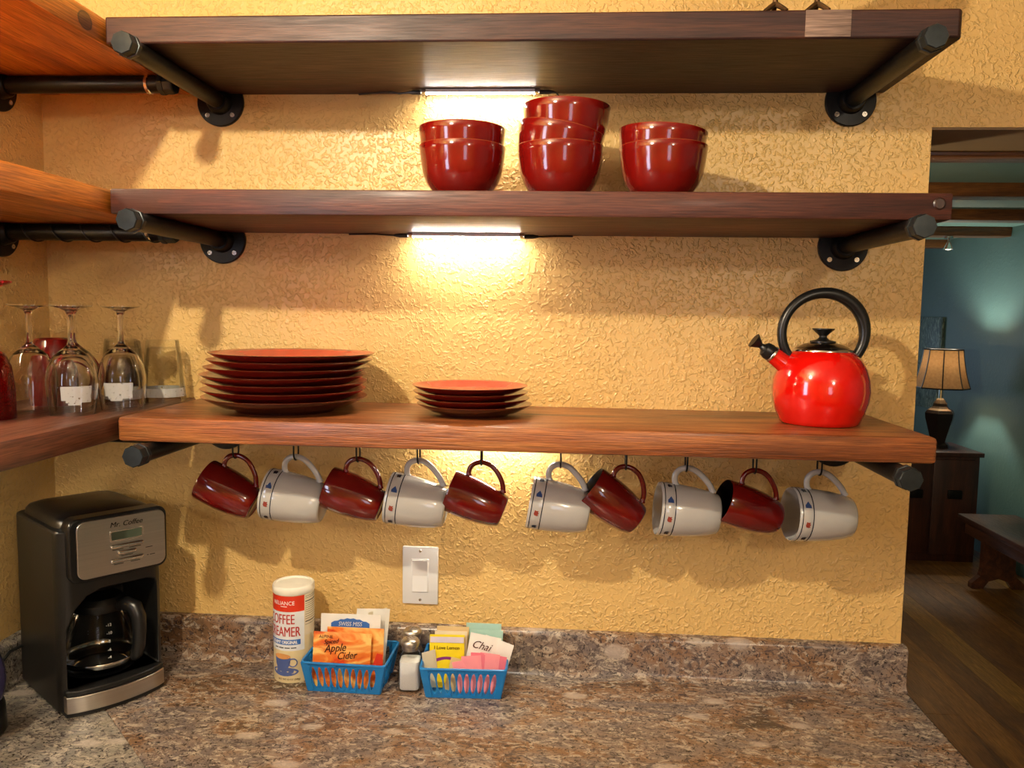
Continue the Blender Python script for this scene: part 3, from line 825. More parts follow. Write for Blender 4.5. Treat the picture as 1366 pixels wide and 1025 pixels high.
w2 = MB().lathe([(0.0132, 0.0405), (0.0138, 0.046), (0.0120, 0.054), (0.0060, 0.058), (0.0045, 0.062), (0.0125, 0.0755), (0.0128, 0.0770), (0, 0.0770)], 28, mat=sq, c=sp0).build('whistle', M['black'], kt, smooth=40)

# ------------------------------------------------------------------ glassware on the low return shelf
ZS = Z3[1]
def wine_profile(bulge=0.0385, rim=0.0325, foot=0.0300, H=0.176, bowl=0.112):
    # upside down: rim at z=0, foot on top
    o = [(rim, 0.0), (rim + 0.0025, 0.018), (bulge - 0.0008, 0.040), (bulge, 0.056), (bulge - 0.0035, 0.076), (bulge - 0.013, 0.095), (0.0125, bowl - 0.006), (0.0062, bowl), (0.0042, bowl + 0.006), (0.0038, bowl + 0.025), (0.0042, H - 0.016), (0.0075, H - 0.009), (0.016, H - 0.005), (foot, H - 0.0018), (foot, H), (0.0, H - 0.0004)]
    i = [(0.0, bowl - 0.009), (0.0105, bowl - 0.011), (bulge - 0.0150, 0.0935), (bulge - 0.0053, 0.075), (bulge - 0.0016, 0.056), (bulge - 0.0024, 0.040), (rim + 0.001, 0.018), (rim - 0.0013, 0.0)]
    return list(reversed(o)) , list(reversed(i))
o_, i_ = wine_profile()
prof = o_ + i_      # foot top -> ... -> rim outer -> (rim) -> inner -> inner top
prof = o_ + list(reversed(list(i_)))[::1] if False else o_ + list(reversed(i_))[::-1]
def wine(label, loc, etched, rz=0.0):
    t = thing('wine_glass', label, 'wine glass', loc, (0, 0, rz), 'upturned wine glasses')
    g = MB().lathe(prof, 40).build('glass', M['wine_glass'], t, smooth=60)
    if etched:
        vs = []; nx, nz = 14, 8
        for j in range(nz + 1):
            z = 0.018 + 0.030 * j / nz
            r = 0.0352 + (0.0381 - 0.0352) * min(1, j / nz * 1.05) + 0.0004
            for i in range(nx + 1):
                a = -PI / 2 - 0.62 + 1.24 * i / nx
                vs.append((r * math.cos(a), r * math.sin(a), z))
        fs = [(j * (nx + 1) + i, j * (nx + 1) + i + 1, (j + 1) * (nx + 1) + i + 1, (j + 1) * (nx + 1) + i) for j in range(nz) for i in range(nx) if not (j == 0 and (i < 3 or i > 8)) and not (j == 1 and i < 2)]
        MB().add(vs, fs).build('etched_print', M['etch'], t)
    return t
wine('clear upturned wine glass standing beside the ruby goblet', (0.142, -0.262, ZS), False)
wine('clear upturned wine glass with a frosted print, at the edge of the return shelf', (0.219, -0.272, ZS), True, 0.75)
wine('clear upturned wine glass with a frosted print, beside the tumblers', (0.2585, -0.196, ZS), True, 0.35)
wine('clear upturned wine glass standing behind the printed ones, next to the red cup', (0.180, -0.205, ZS), False)

def tumbler_prof():
    o = [(0.0, 0.114), (0.0275, 0.114), (0.0285, 0.1125), (0.0405, 0.0)]
    i = [(0.0388, 0.0), (0.0273, 0.099), (0.0255, 0.1005), (0.0, 0.1005)]
    return o + i
tp = tumbler_prof()
t0 = thing('tumbler', 'clear upturned tumbler at the meeting of the two lower shelves', 'glass', (0.262, -0.0640, ZS), group='upturned tumblers')
MB().lathe(tp, 40).build('glass', M['glass'], t0, smooth=40)
vs = []
for i in range(21):
    a = 2 * PI * i / 20
    for z in (0.010, 0.026):
        r = 0.0405 - z / 0.1125 * 0.012 + 0.0004
        vs.append((r * math.cos(a), r * math.sin(a), z))
MB().add(vs, [(2 * i, 2 * i + 2, 2 * i + 3, 2 * i + 1) for i in range(20)]).build('etched_band', M['etch'], t0)
dup(t0, 'clear upturned tumbler directly behind the printed wine glass', (0.212, -0.110, ZS))
dup(t0, 'clear upturned tumbler pushed into the corner behind the other two', (0.170, -0.032 - 0.012, ZS))
rc = thing('red_cup', 'dark red cup standing upside down behind the wine glasses', 'cup', (0.100, -0.140, ZS + 0.117), (PI, 0, math.radians(20)))
rc.scale = (1.1, 1.1, 1.17)
for ch in mr.children:
    c = ch.copy(); COL.objects.link(c); c.parent = rc
# ruby goblet: upside down, faceted bowl
rg = thing('ruby_goblet', 'textured ruby red goblet standing upside down near the shelf edge', 'goblet', (0.130, -0.345, ZS))
MB().lathe([(0, 0.209), (0.0385, 0.211), (0.0385, 0.208), (0.012, 0.198), (0.0052, 0.185), (0.0045, 0.13), (0.010, 0.110), (0.026, 0.100), (0.034, 0.080), (0.038, 0.045), (0.0385, 0.0), (0.036, 0.0), (0.0355, 0.045), (0.031, 0.080), (0.022, 0.095), (0, 0.098)], 24).build('glass', M['ruby'], rg, smooth=40)

# bird figurine on the topmost shelf
fg = thing('bird_figurine', 'small aged bronze bird figurine standing on the topmost shelf', 'figurine', (1.338, -0.262, Z1[1]))
for s, xx in ((-1, -0.030), (1, 0.030)):
    lg = MB().tube([(xx * 0.9, 0, 0.075), (xx, 0, 0.03), (xx, 0, 0.014)], [0.005, 0.004, 0.004], 8).build('leg', M['bronze'], fg)
    for dx, dy in ((-0.017, -0.008), (0.014, -0.012), (0.0, 0.018)):
        MB().tube([(xx, 0, 0.017), (xx + dx * 0.55, dy * 0.55, 0.0095), (xx + dx, dy, 0.0032)], [0.0042, 0.0036, 0.003], 8).build('toe', M['bronze'], lg)
body = MB()
sp = [(-0.10, 0.085, 0.004), (-0.085, 0.09, 0.012), (-0.05, 0.095, 0.028), (0.0, 0.10, 0.040), (0.04, 0.115, 0.038), (0.062, 0.145, 0.024), (0.07, 0.168, 0.022), (0.082, 0.18, 0.018), (0.095, 0.178, 0.006)]
body.tube([(a, 0, b) for a, b, _ in sp], [c for _, _, c in sp], 16, updir=(0, 1, 0)).build('body', M['bronze'], fg, smooth=70)
MB().tube([(0.093, 0, 0.178), (0.112, 0, 0.172)], [0.006, 0.001], 8).build('beak', M['lamp_dark'], fg)
MB().tube([(-0.07, 0, 0.092), (-0.12, 0, 0.06), (-0.145, 0, 0.03)], [0.012, 0.012, 0.003], 8, flat=2.0).build('tail', M['bronze'], fg)

# ------------------------------------------------------------------ light switch
sw = thing('light_switch', 'white rocker light switch on the yellow wall', 'light switch', (0.7391, 0, 1.0929))
pl = MB().box((-0.035, -0.006, -0.0572), (0.035, 0.0015, 0.0572), 0.0025).build('plate', M['switch'], sw)
MB().box((-0.0170, -0.0072, -0.0335), (0.0170, -0.004, 0.0335), 0.001).build('rocker_frame', M['switch'], sw)
MB().prism([(-0.0068, -0.031), (-0.0092, -0.031), (-0.0076, 0.0), (-0.0105, 0.031), (-0.0068, 0.031)], -0.0145, 0.0145, 'yz').build('rocker', M['switch'], sw, smooth=0)
for z in (-0.0485, 0.0485):
    MB().lathe([(0, 0.0012), (0.0022, 0.001), (0.003, 0)], 12, mat=Matrix.Rotation(PI / 2, 4, 'X'), c=(0, -0.006, z)).build('screw', M['screw'], pl)

# ------------------------------------------------------------------ coffee maker
ang = math.atan2(0.127, 0.098)
cmW, cmD, cmH = 0.176, 0.212, 0.322
CMC = Vector((0.239, -0.207))           # middle of the front, on the counter
cm = thing('coffee_maker', 'black drip coffee maker with brushed steel control panel in the corner', 'coffee maker', (CMC.x, CMC.y, ZC), (0, 0, ang))
hw = cmW / 2
bodyo = MB().prism(rrect(-hw, hw, 0.0, cmD, 0.022, 6), 0.006, 0.318, 'xy').build('body', M['black_soft'], cm)
bodyo.parent = None
arch = [(-hw + 0.011, 0.046), (hw - 0.011, 0.046), (hw - 0.011, 0.190), (hw - 0.016, 0.203), (hw - 0.028, 0.208), (-hw + 0.070, 0.208), (-hw + 0.046, 0.200), (-hw + 0.026, 0.180), (-hw + 0.014, 0.150), (-hw + 0.011, 0.125)]
cav = MB().prism(arch, -0.05, 0.150, 'xz').build('cut', M['black_deep'])
boolean_cut(bodyo, [cav])
bodyo.parent = cm
bodyo.modifiers.new('bevel', 'BEVEL').width = 0.003; bodyo.modifiers['bevel'].limit_method = 'ANGLE'; bodyo.modifiers['bevel'].segments = 2; bodyo.modifiers['bevel'].angle_limit = math.radians(50)
# domed lid on top
lidp = []
base_poly = rrect(-hw + 0.010, hw - 0.004, 0.012, cmD - 0.004, 0.030, 6)
cxl = sum(p[0] for p in base_poly) / len(base_poly); cyl = sum(p[1] for p in base_poly) / len(base_poly)
vs = []; fs = []; rows = [(1.0, 0.316), (0.985, 0.326), (0.93, 0.3325), (0.80, 0.337), (0.5, 0.341), (0.2, 0.3425)]
nb = len(base_poly)
for sc_, z in rows: vs += [(cxl + (a - cxl) * sc_, cyl + (b - cyl) * sc_, z) for a, b in base_poly]
for j in range(len(rows) - 1): fs += [(j * nb + i, j * nb + (i + 1) % nb, (j + 1) * nb + (i + 1) % nb, (j + 1) * nb + i) for i in range(nb)]
fs.append(tuple(range((len(rows) - 1) * nb, len(rows) * nb)))
MB().add(vs, fs).build('lid', M['black'], cm, smooth=50)
# control panel bulging forward
bez = MB().prism(rrect(-hw + 0.014, hw + 0.002, 0.229, 0.338, 0.016, 5), -0.013, 0.02, 'xz').build('panel_bezel', M['black'], cm, bevel=0.003)
pan = MB().prism(rrect(-hw + 0.026, hw - 0.003, 0.2345, 0.3330, 0.014, 6), -0.0165, -0.010, 'xz').build('control_panel', M['steel'], cm, bevel=0.001)
pz = lambda a, b: (a, -0.0169, b)
MB().prism(rrect(-0.010, 0.046, 0.2905, 0.3095, 0.003, 3), -0.0180, -0.016, 'xz').build('display_frame', M['chrome'], pan)
MB().prism(rrect(-0.0075, 0.0435, 0.2930, 0.3070, 0.001, 2), -0.0184, -0.017, 'xz').build('display', M['lcd'], pan)
for (a, b, z) in ((-0.010, 0.046, 0.2815), (0.002, 0.034, 0.2695), (-0.010, 0.046, 0.2565)):
    MB().box((a, -0.0205, z - 0.0034), (b, -0.016, z + 0.0034), 0.0028, 3).build('button', M['chrome'], pan)
for (tx, sz, x_, z_, al) in (('Mr. Coffee', 0.0125, 0.018, 0.3155, 'CENTER'),):
    v2, f2 = text2d(tx, sz, 0.25 if sz > 0.01 else 0, al, 0.0002 if sz > 0.01 else 0)
    flat_build('lettering', v2, f2, lambda a, b: (a + x_, -0.0169, b + z_), M['txt_black'], pan)
for x0_, x1_, z_ in ((-0.006, 0.012, 0.2755), (0.022, 0.042, 0.2755), (0.008, 0.028, 0.2632), (-0.004, 0.012, 0.2502), (0.024, 0.040, 0.2502), (0.050, 0.062, 0.2695), (0.052, 0.055, 0.2555), (0.057, 0.066, 0.2555)):
    MB().box((x0_, -0.0169, z_ - 0.0006), (x1_, -0.0160, z_ + 0.0006)).build('print_line', M['txt_black'], pan)
# base trim in steel, curved forward
n = 13
tr = [(-hw + 0.006 + (cmW - 0.012) * i / (n - 1), -0.004 - 0.018 * math.sin(PI * i / (n - 1)) ** 0.7) for i in range(n)]
trb = [(hw - 0.006, 0.03), (-hw + 0.006, 0.03)]
MB().prism(tr + trb, 0.002, 0.008, 'xy').build('foot_trim', M['black'], cm)
MB().prism([(a, b - 0.002) for a, b in tr] + trb, 0.008, 0.036, 'xy').build('base_trim', M['steel'], cm, bevel=0.001)
MB().prism([(a, b) for a, b in tr] + [(hw - 0.012, 0.10), (-hw + 0.012, 0.10)], 0.036, 0.046, 'xy').build('base_top', M['black'], cm, bevel=0.002)
MB().lathe([(0, 0.0462), (0.056, 0.0462), (0.058, 0.0482), (0.052, 0.0490), (0, 0.0490)], 40, c=(0, 0.066, 0)).build('warming_plate', M['black_deep'], cm, smooth=40)
MB().lathe([(0.030, 0.206), (0.034, 0.198), (0.03, 0.192), (0, 0.192)], 28, c=(0, 0.066, 0)).build('filter_spout', M['black_deep'], cm, smooth=40)
# carafe
ca = thing('coffee_carafe', 'clear glass coffee carafe with black handle inside the coffee maker', 'carafe', (cm.matrix_basis @ Vector((0, 0.064, 0.0495)))[:], (0, 0, ang))
Mc = Matrix.Translation((CMC.x, CMC.y, ZC)) @ Matrix.Rotation(ang, 4, 'Z')
ca.location = Mc @ Vector((0, 0.064, 0.0495))
MB().lathe([(0, 0.0), (0.050, 0.0), (0.0585, 0.005), (0.0615, 0.020), (0.0605, 0.040), (0.054, 0.070), (0.045, 0.096), (0.041, 0.108), (0.042, 0.114)], 48).build('glass', M['carafe_glass'], ca, smooth=60)
MB().lathe([(0.0424, 0.104), (0.0440, 0.106), (0.0440, 0.118), (0.036, 0.127), (0, 0.130)], 40).build('lid', M['black_deep'], ca, smooth=40)
MB().lathe([(0.0618, 0.0125), (0.0622, 0.0130), (0.0624, 0.0205), (0.0620, 0.0210)], 48).build('steel_band', M['chrome'], ca, smooth=40)
ha = math.radians(-62)
hd = Vector((math.cos(ha), math.sin(ha), 0))
pts = [hd * r_ + Vector((0, 0, z)) for r_, z in ((0.040, 0.112), (0.058, 0.117), (0.074, 0.112), (0.082, 0.095), (0.083, 0.07), (0.081, 0.045), (0.076, 0.026), (0.070, 0.020))]
MB().tube(pts, [0.010, 0.0125, 0.0135, 0.0125, 0.0115, 0.011, 0.010, 0.008], 14, flat=1.0).build('handle', M['black'], ca, smooth=60)
for i in range(5):
    v2, f2 = text2d('-%d' % (12 - 2 * i), 0.007)
    zz = 0.030 + (4 - i) * 0.0135
    def fn(a, b, zz=zz):
        r_ = (0.0605 if zz < 0.045 else 0.0605 - (zz - 0.040) * 0.235) + 0.0012
        an = math.radians(-100) + a / r_
        return (r_ * math.cos(an), r_ * math.sin(an), zz + b)
    flat_build('measure_mark', v2, f2, fn, M['txt_white'], ca)
# power cord and neighbour appliance at the side wall
pts = [(0.045, -0.150, 0.99), (0.030, -0.185, 0.985), (0.026, -0.215, 0.965), (0.030, -0.235, 0.935), (0.034, -0.25, 0.918), (0.032, -0.29, 0.9175), (0.028, -0.36, 0.9175), (0.03, -0.50, 0.9175)]
tag(MB().tube(pts, 0.003, 8).build('power_cord', M['black']), 'black power cord running along the side wall behind the coffee maker', 'cord')
ap = thing('small_appliance', 'purple and black small appliance standing beside the coffee maker', 'appliance', (0.074, -0.335, ZC))
MB().lathe([(0, 0.0), (0.046, 0.0), (0.048, 0.004), (0.046, 0.045), (0.043, 0.055), (0, 0.055)], 40).build('base', M['black'], ap, smooth=40)
MB().lathe([(0.0432, 0.055), (0.0470, 0.068), (0.0485, 0.085), (0.0470, 0.105), (0.043, 0.120), (0.040, 0.126), (0, 0.126)], 40).build('shell', M['purple'], ap, smooth=50)
MB().lathe([(0.041, 0.1262), (0.041, 0.132), (0.030, 0.140), (0, 0.142)], 40).build('lid', M['black'], ap, smooth=50)

# ------------------------------------------------------------------ creamer canister
cn = thing('creamer_canister', 'tall white and red coffee creamer canister with milky lid', 'canister', (0.5115, -0.0735, ZC))
CR, CH = 0.0372, 0.181
def cyl_patch(name, mat, a0, a1, z0, z1, r, parent, n=28):
    vs = []
    for i in range(n + 1):
        a = a0 + (a1 - a0) * i / n
        vs += [(r * math.sin(a), -r * math.cos(a), z0), (r * math.sin(a), -r * math.cos(a), z1)]
    return MB().add(vs, [(2 * i, 2 * i + 2, 2 * i + 3, 2 * i + 1) for i in range(n)]).build(name, mat, parent, smooth=60)
# angle 0 faces the viewpoint
face = math.atan2(CAM.x - 0.5115, -(CAM.y + 0.0735))
cn.rotation_euler = (0, 0, face)
MB().lathe([(0, 0.0), (CR - 0.0006, 0.0), (CR, 0.0015), (CR, 0.168), (0, 0.168)], 56).build('tube', M['can_tan'], cn, smooth=40)
MB().lathe([(CR + 0.0004, 0.166), (CR + 0.0012, 0.167), (CR + 0.0012, 0.178), (CR, 0.1805), (CR - 0.004, 0.181), (CR - 0.005, 0.1785), (0, 0.1785)], 56).build('lid', M['lid_white'], cn, smooth=40)
dg_ = math.radians
cyl_patch('label_panel', M['can_white'], dg_(-150), dg_(30), 0.062, 0.140, CR + 0.0002, cn)
cyl_patch('brand_band', M['can_red'], dg_(-150), dg_(30), 0.136, 0.1655, CR + 0.0004, cn)
cyl_patch('facts_panel', M['paper_cream'], dg_(31), dg_(100), 0.088, 0.1655, CR + 0.0003, cn)
for i, zz in enumerate((0.1615, 0.158, 0.1515, 0.1475, 0.1435, 0.1395, 0.1355, 0.1315, 0.1275, 0.123, 0.1185, 0.113, 0.108)):
    cyl_patch('facts_line', M['txt_black'], dg_(33), dg_(95 if i % 3 else 98), zz, zz + (0.0018 if i in (2, 11) else 0.0007), CR + 0.0005, cn, 12)
cyl_patch('flavour_band', M['can_blue'], dg_(-120), dg_(18), 0.0735, 0.0835, CR + 0.0005, cn)
def wrap_text(tx, size, a_left, z, mat, off=0.0007, bold=0.0, sx=1.0, right=None):
    v2, f2 = text2d(tx, size, 0, 'LEFT', bold)
    wid = max(v[0] for v in v2) * sx
    al = a_left if right is None else right - wid / CR
    r_ = CR + off
    flat_build('lettering', v2, f2, lambda a, b: (r_ * math.sin(al + a * sx / CR), -r_ * math.cos(al + a * sx / CR), z + b), mat, cn)
wrap_text('RELIANCE', 0.0105, 0, 0.1490, M['txt_white'], 0.0008, 0.0, 0.92, dg_(2))
cyl_patch('swash', M['txt_white'], dg_(-38), dg_(-19), 0.1455, 0.1466, CR + 0.0008, cn, 8)
wrap_text('COFFEE', 0.0265, 0, 0.1130, M['txt_red'], 0.0007, 0.0005, 0.60, dg_(2))
wrap_text('CREAMER', 0.0265, 0, 0.0895, M['txt_red'], 0.0007, 0.0005, 0.60, dg_(18))
wrap_text('CREAMY ORIGINAL', 0.0088, 0, 0.0755, M['txt_white'], 0.0009, 0.0003, 0.72, dg_(10))
for a0_, a1_ in ((-60, -48), (-45, -30), (-27, -12), (-9, 6)):
    cyl_patch('print_line', M['txt_black'], dg_(a0_), dg_(a1_), 0.0668, 0.0686, CR + 0.0006, cn, 6)
wrap_text('NET WT 12 OZ (340g)', 0.0048, 0, 0.0060, M['txt_brown'], 0.0006, 0.0001, 0.9, dg_(16))
# printed cup and saucer
def wrap_poly(name, poly, mat, off):
    r_ = CR + off; cx_ = sum(p[0] for p in poly) / len(poly); cz_ = sum(p[1] for p in poly) / len(poly)
    P3 = lambda a, z: (r_ * math.sin(a / CR), -r_ * math.cos(a / CR), z)
    vs = [P3(cx_, cz_)] + [P3((a - cx_) * 0.5 + cx_, (z - cz_) * 0.5 + cz_) for a, z in poly] + [P3(a, z) for a, z in poly]
    n_ = len(poly)
    fs = [(0, 1 + i, 1 + (i + 1) % n_) for i in range(n_)] + [(1 + i, 1 + n_ + i, 1 + n_ + (i + 1) % n_, 1 + (i + 1) % n_) for i in range(n_)]
    MB().add(vs, fs).build(name, mat, cn, smooth=60)
ell = lambda cx_, cz_, a, b, n_=24, t0=0, t1=2 * PI: [(cx_ + a * math.cos(t0 + (t1 - t0) * i / n_), cz_ + b * math.sin(t0 + (t1 - t0) * i / n_)) for i in range(n_)]
wrap_poly('printed_saucer', ell(-0.019, 0.022, 0.027, 0.0085), M['cup_blue'], 0.0005)
wrap_poly('printed_cup', [(-0.040, 0.052), (-0.0375, 0.036), (-0.032, 0.024), (-0.022, 0.0215), (-0.014, 0.025), (-0.008, 0.036), (-0.0062, 0.048), (-0.012, 0.051), (-0.025, 0.053)], M['cup_blue'], 0.0007)
wrap_poly('printed_coffee', ell(-0.023, 0.0510, 0.0165, 0.0052), M['coffee'], 0.0009)
hp_ = ell(-0.0025, 0.0395, 0.0075, 0.0075) + []
r_ = CR + 0.0007
MB().tube([(r_ * math.sin(a / CR), -r_ * math.cos(a / CR), z) for a, z in hp_], 0.0011, 6, closed=True).build('printed_cup_handle', M['cup_blue'], cn)

# ------------------------------------------------------------------ baskets
def slot_panel(b, p00, p10, p01, p11, n, zl=0.12, zh=0.86, fill=0.42, m=0.08):
    """panel between four corners with n pointed oval slots; u along the width, v up"""
    p00, p10, p01, p11 = map(Vector, (p00, p10, p01, p11))
    P3 = lambda u, v: (p00 * (1 - u) + p10 * u) * (1 - v) + (p01 * (1 - u) + p11 * u) * v
    def quad(u0, u1, v0, v1): b.add([P3(u0, v0), P3(u1, v0), P3(u1, v1), P3(u0, v1)], [(0, 1, 2, 3)])
    quad(0, m, 0, 1); quad(1 - m, 1, 0, 1)
    for i in range(n):
        u0 = m + (1 - 2 * m) * i / n; u1 = m + (1 - 2 * m) * (i + 1) / n; uc = (u0 + u1) / 2; hu = (u1 - u0) / 2
        quad(u0, u1, 0, zl - 0.03); quad(u0, u1, zh + 0.03, 1)
        vc = (zl + zh) / 2; hv = (zh - zl) / 2; N = 16; ou = []; inn = []
        for k_ in range(N):
            a = 2 * PI * (k_ + 0.5) / N; ca_, sa = math.cos(a), math.sin(a)
            q = 1 / max(abs(ca_), abs(sa))
            ou.append(P3(uc + hu * ca_ * q, vc + (hv + 0.03) * sa * q)); inn.append(P3(uc + hu * 2 * fill * ca_ * (1 - 0.15 * abs(sa)), vc + hv * sa))
        # square corners need their own points: nearest samples are pushed to the corner
        b.add(ou + inn, [(k_, (k_ + 1) % N, N + (k_ + 1) % N, N + k_) for k_ in range(N)])
        for cu, cv, ka, kb in ((1, 1, 1, 2), (-1, 1, 5, 6), (-1, -1, 9, 10), (1, -1, 13, 14)):
            b.add([ou[ka], P3(uc + hu * cu, vc + (hv + 0.03) * cv), ou[kb]], [(0, 1, 2)])
def basket(label, loc, rz):
    t = thing('basket', label, 'basket', loc, (0, 0, rz), 'blue packet baskets')
    bw, tw, bd, td, h = 0.066, 0.0765, 0.048, 0.0545, 0.056
    y0 = 0.0
    B = [(-bw, -bd, 0.0015), (bw, -bd, 0.0015), (bw, bd, 0.0015), (-bw, bd, 0.0015)]; T = [(-tw, -td, h), (tw, -td, h), (tw, td, h), (-tw, td, h)]
    for nm, i, j, n_ in (('front_wall', 0, 1, 10), ('side_wall', 1, 2, 7), ('back_wall', 2, 3, 10), ('side_wall', 3, 0, 7)):
        b = MB(); slot_panel(b, B[i], B[j], T[i], T[j], n_)
        o = b.build(nm, M['blue_plastic'], t, smooth=0)
        md = o.modifiers.new('wall', 'SOLIDIFY'); md.thickness = 0.0018; md.offset = -1
    MB().box((-bw, -bd, 0.0), (bw, bd, 0.002), 0.0005).build('bottom', M['blue_plastic'], t)
    rp = [(a, b_, h) for a, b_ in rrect(-tw - 0.0006, tw + 0.0006, -td - 0.0006, td + 0.0006, 0.008, 4)]
    MB().tube(rp, 0.0023, 8, closed=True).build('rim', M['blue_plastic'], t)
    return t
BK1 = (0.6260, -0.0880, ZC); BK2 = (0.8400, -0.0865, ZC)
basket('blue slotted plastic basket holding cider and cocoa packets, beside the canister', BK1, -0.02)
basket('blue slotted plastic basket holding tea bags and sweetener packets', BK2, 0.05)

def packet(name, label, w_, h_, th, mat, base, lean, yaw, group, roll=0.0):
    """pillow packet: base = middle of its lower edge; lean tips the top back (+) ; faces -Y"""
    t = thing(name, label, 'packet', base, (0, 0, 0), group)
    t.rotation_euler = (Matrix.Rotation(yaw, 4, 'Z') @ Matrix.Rotation(-lean, 4, 'X') @ Matrix.Rotation(roll, 4, 'Y')).to_euler()
    nx, nz = 10, 10; vs = []
    for sgn in (-1, 1):
        for j in range(nz + 1):
            for i in range(nx + 1):
                u, v = i / nx, j / nz
                k_ = (max(0.0, math.sin(PI * min(1, max(0, (u - 0.05) / 0.9)))) ** 0.5) * (max(0.0, math.sin(PI * min(1, max(0, (v - 0.06) / 0.88)))) ** 0.5)
                vs.append(((u - 0.5) * w_, sgn * (0.0003 + th / 2 * k_), v * h_))
    N = (nx + 1) * (nz + 1); fs = []
    for j in range(nz):
        for i in range(nx):
            a = j * (nx + 1) + i
            fs += [(a, a + 1, a + nx + 2, a + nx + 1), (N + a, N + a + nx + 1, N + a + nx + 2, N + a + 1)]
    for i in range(nx): fs += [(i, N + i, N + i + 1, i + 1), (nz * (nx + 1) + i, nz * (nx + 1) + i + 1, N + nz * (nx + 1) + i + 1, N + nz * (nx + 1) + i)]
    for j in range(nz): fs += [(j * (nx + 1), (j + 1) * (nx + 1), N + (j + 1) * (nx + 1), N + j * (nx + 1)), (j * (nx + 1) + nx, N + j * (nx + 1) + nx, N + (j + 1) * (nx + 1) + nx, (j + 1) * (nx + 1) + nx)]
    MB().add(vs, fs).build('pouch', mat, t, smooth=50)
    t['th'] = th
    return t
def print_text(t, tx, size, x_, z_, mat, shear=0, align='CENTER', bold=0.0, sx=1.0, rot=0.0):
    v2, f2 = text2d(tx, size, shear, align, bold); th = t['th']
    c_, s_ = math.cos(rot), math.sin(rot)
    flat_build('lettering', v2, f2, lambda a, b: (x_ + a * sx * c_ - b * s_, -th / 2 - 0.0009, z_ + a * sx * s_ + b * c_), mat, t)
def print_poly(t, name, poly, mat, off=0.0006):
    th = t['th']; n_ = len(poly)
    flat_build(name, poly, [tuple(range(n_))], lambda a, b: (a, -th / 2 - off, b), mat, t)
g1 = 'drink packets in the cider basket'
bx, by, bz = BK1
c1 = packet('cider_packet', 'orange foil cider packet with dark slanted lettering, foremost in its basket', 0.108, 0.098, 0.005, M['foil'], (bx - 0.0100, by - 0.040, bz + 0.006), 0.16, -0.02, g1)
print_text(c1, 'ALPINE', 0.0080, -0.030, 0.0875, M['txt_brown'], 0, 'CENTER', 0.0, 1.0)
print_text(c1, 'Spiced', 0.0115, -0.020, 0.0780, M['txt_brown'], 0.35, 'CENTER', 0.0002, 0.9, 0.12)
print_text(c1, 'Apple', 0.0200, -0.012, 0.0640, M['txt_brown'], 0.4, 'CENTER', 0.00015, 0.85, 0.12)
print_text(c1, 'Cider', 0.0185, 0.010, 0.0520, M['txt_brown'], 0.4, 'CENTER', 0.00015, 0.85, 0.1)
c2 = packet('cider_packet', 'orange and red foil cider packet tucked behind the foremost one', 0.106, 0.106, 0.005, M['foil'], (bx + 0.012, by - 0.029, bz + 0.004), 0.14, 0.0, g1)
print_poly(c2, 'red_corner', [(0.03, 0.03), (0.052, 0.03), (0.052, 0.06), (0.042, 0.062)], M['can_red'])
c3 = packet('cocoa_packet', 'white cocoa packet with a blue scalloped logo, behind the orange packets', 0.112, 0.122, 0.006, M['paper_white'], (bx - 0.003, by - 0.006, bz + 0.004), 0.12, 0.03, g1)
print_poly(c3, 'logo_patch', [(-0.036 + 0.072 * i / 12, 0.106 + 0.008 * math.sin(PI * i / 12) + 0.0015 * (i % 2)) for i in range(13)] + [(0.036, 0.095), (-0.036, 0.095)], M['can_blue'])
print_text(c3, 'SWISS MISS', 0.0110, 0.0, 0.1010, M['txt_white'], 0.15, 'CENTER', 0.0002, 0.82)
c4 = packet('cocoa_packet', 'plain white packet standing askew behind the blue-logo packet', 0.062, 0.128, 0.005, M['paper_white'], (bx + 0.026, by + 0.014, bz + 0.004), 0.05, 0.35, g1, 0.10)
packet('cocoa_packet', 'plain cream packet leaning on the basket\'s rear corner', 0.044, 0.122, 0.005, M['paper_cream'], (bx + 0.040, by + 0.026, bz + 0.004), 0.02, 0.9, g1, 0.05)
g2 = 'tea bags and sweetener packets in the tea basket'
bx, by, bz = BK2
y1 = packet('tea_packet', 'bright yellow lemon tea packet with a purple arc, in the tea basket', 0.064, 0.095, 0.004, M['tea_yellow'], (bx - 0.033, by - 0.020, bz + 0.005), 0.16, 0.05, g2)
print_poly(y1, 'top_flap', [(-0.031, 0.081), (0.031, 0.081), (0.031, 0.0915), (-0.031, 0.0915)], M['tea_lilac'])
print_text(y1, 'I Love Lemon', 0.0092, 0.0, 0.0690, M['txt_brown'], 0.0, 'CENTER', 0.0001, 0.92)
print_poly(y1, 'purple_arc', [(-0.026 + 0.052 * i / 10, 0.050 + 0.006 * math.sin(PI * i / 10)) for i in range(11)] + [(0.02 - 0.04 * i / 10, 0.046 + 0.005 * math.sin(PI * i / 10)) for i in range(11)], M['tea_purple'])
packet('tea_packet', 'cream tea packet behind the yellow one', 0.060, 0.099, 0.004, M['paper_cream'], (bx - 0.028, by - 0.008, bz + 0.004), 0.12, 0.02, g2)
packet('tea_packet', 'orange-edged tea packet standing third behind the yellow one', 0.060, 0.103, 0.004, M['raw_tan'], (bx - 0.026, by + 0.004, bz + 0.004), 0.12, 0.02, g2)
packet('tea_packet', 'pale mint tea packet at the back of the tea basket', 0.066, 0.106, 0.004, M['tea_mint'], (bx + 0.030, by + 0.016, bz + 0.004), 0.14, 0.0, g2)
packet('tea_packet', 'grey-green tea packet just ahead of the rear mint one', 0.066, 0.098, 0.004, M['tea_mint'], (bx + 0.034, by + 0.006, bz + 0.004), 0.12, -0.03, g2)
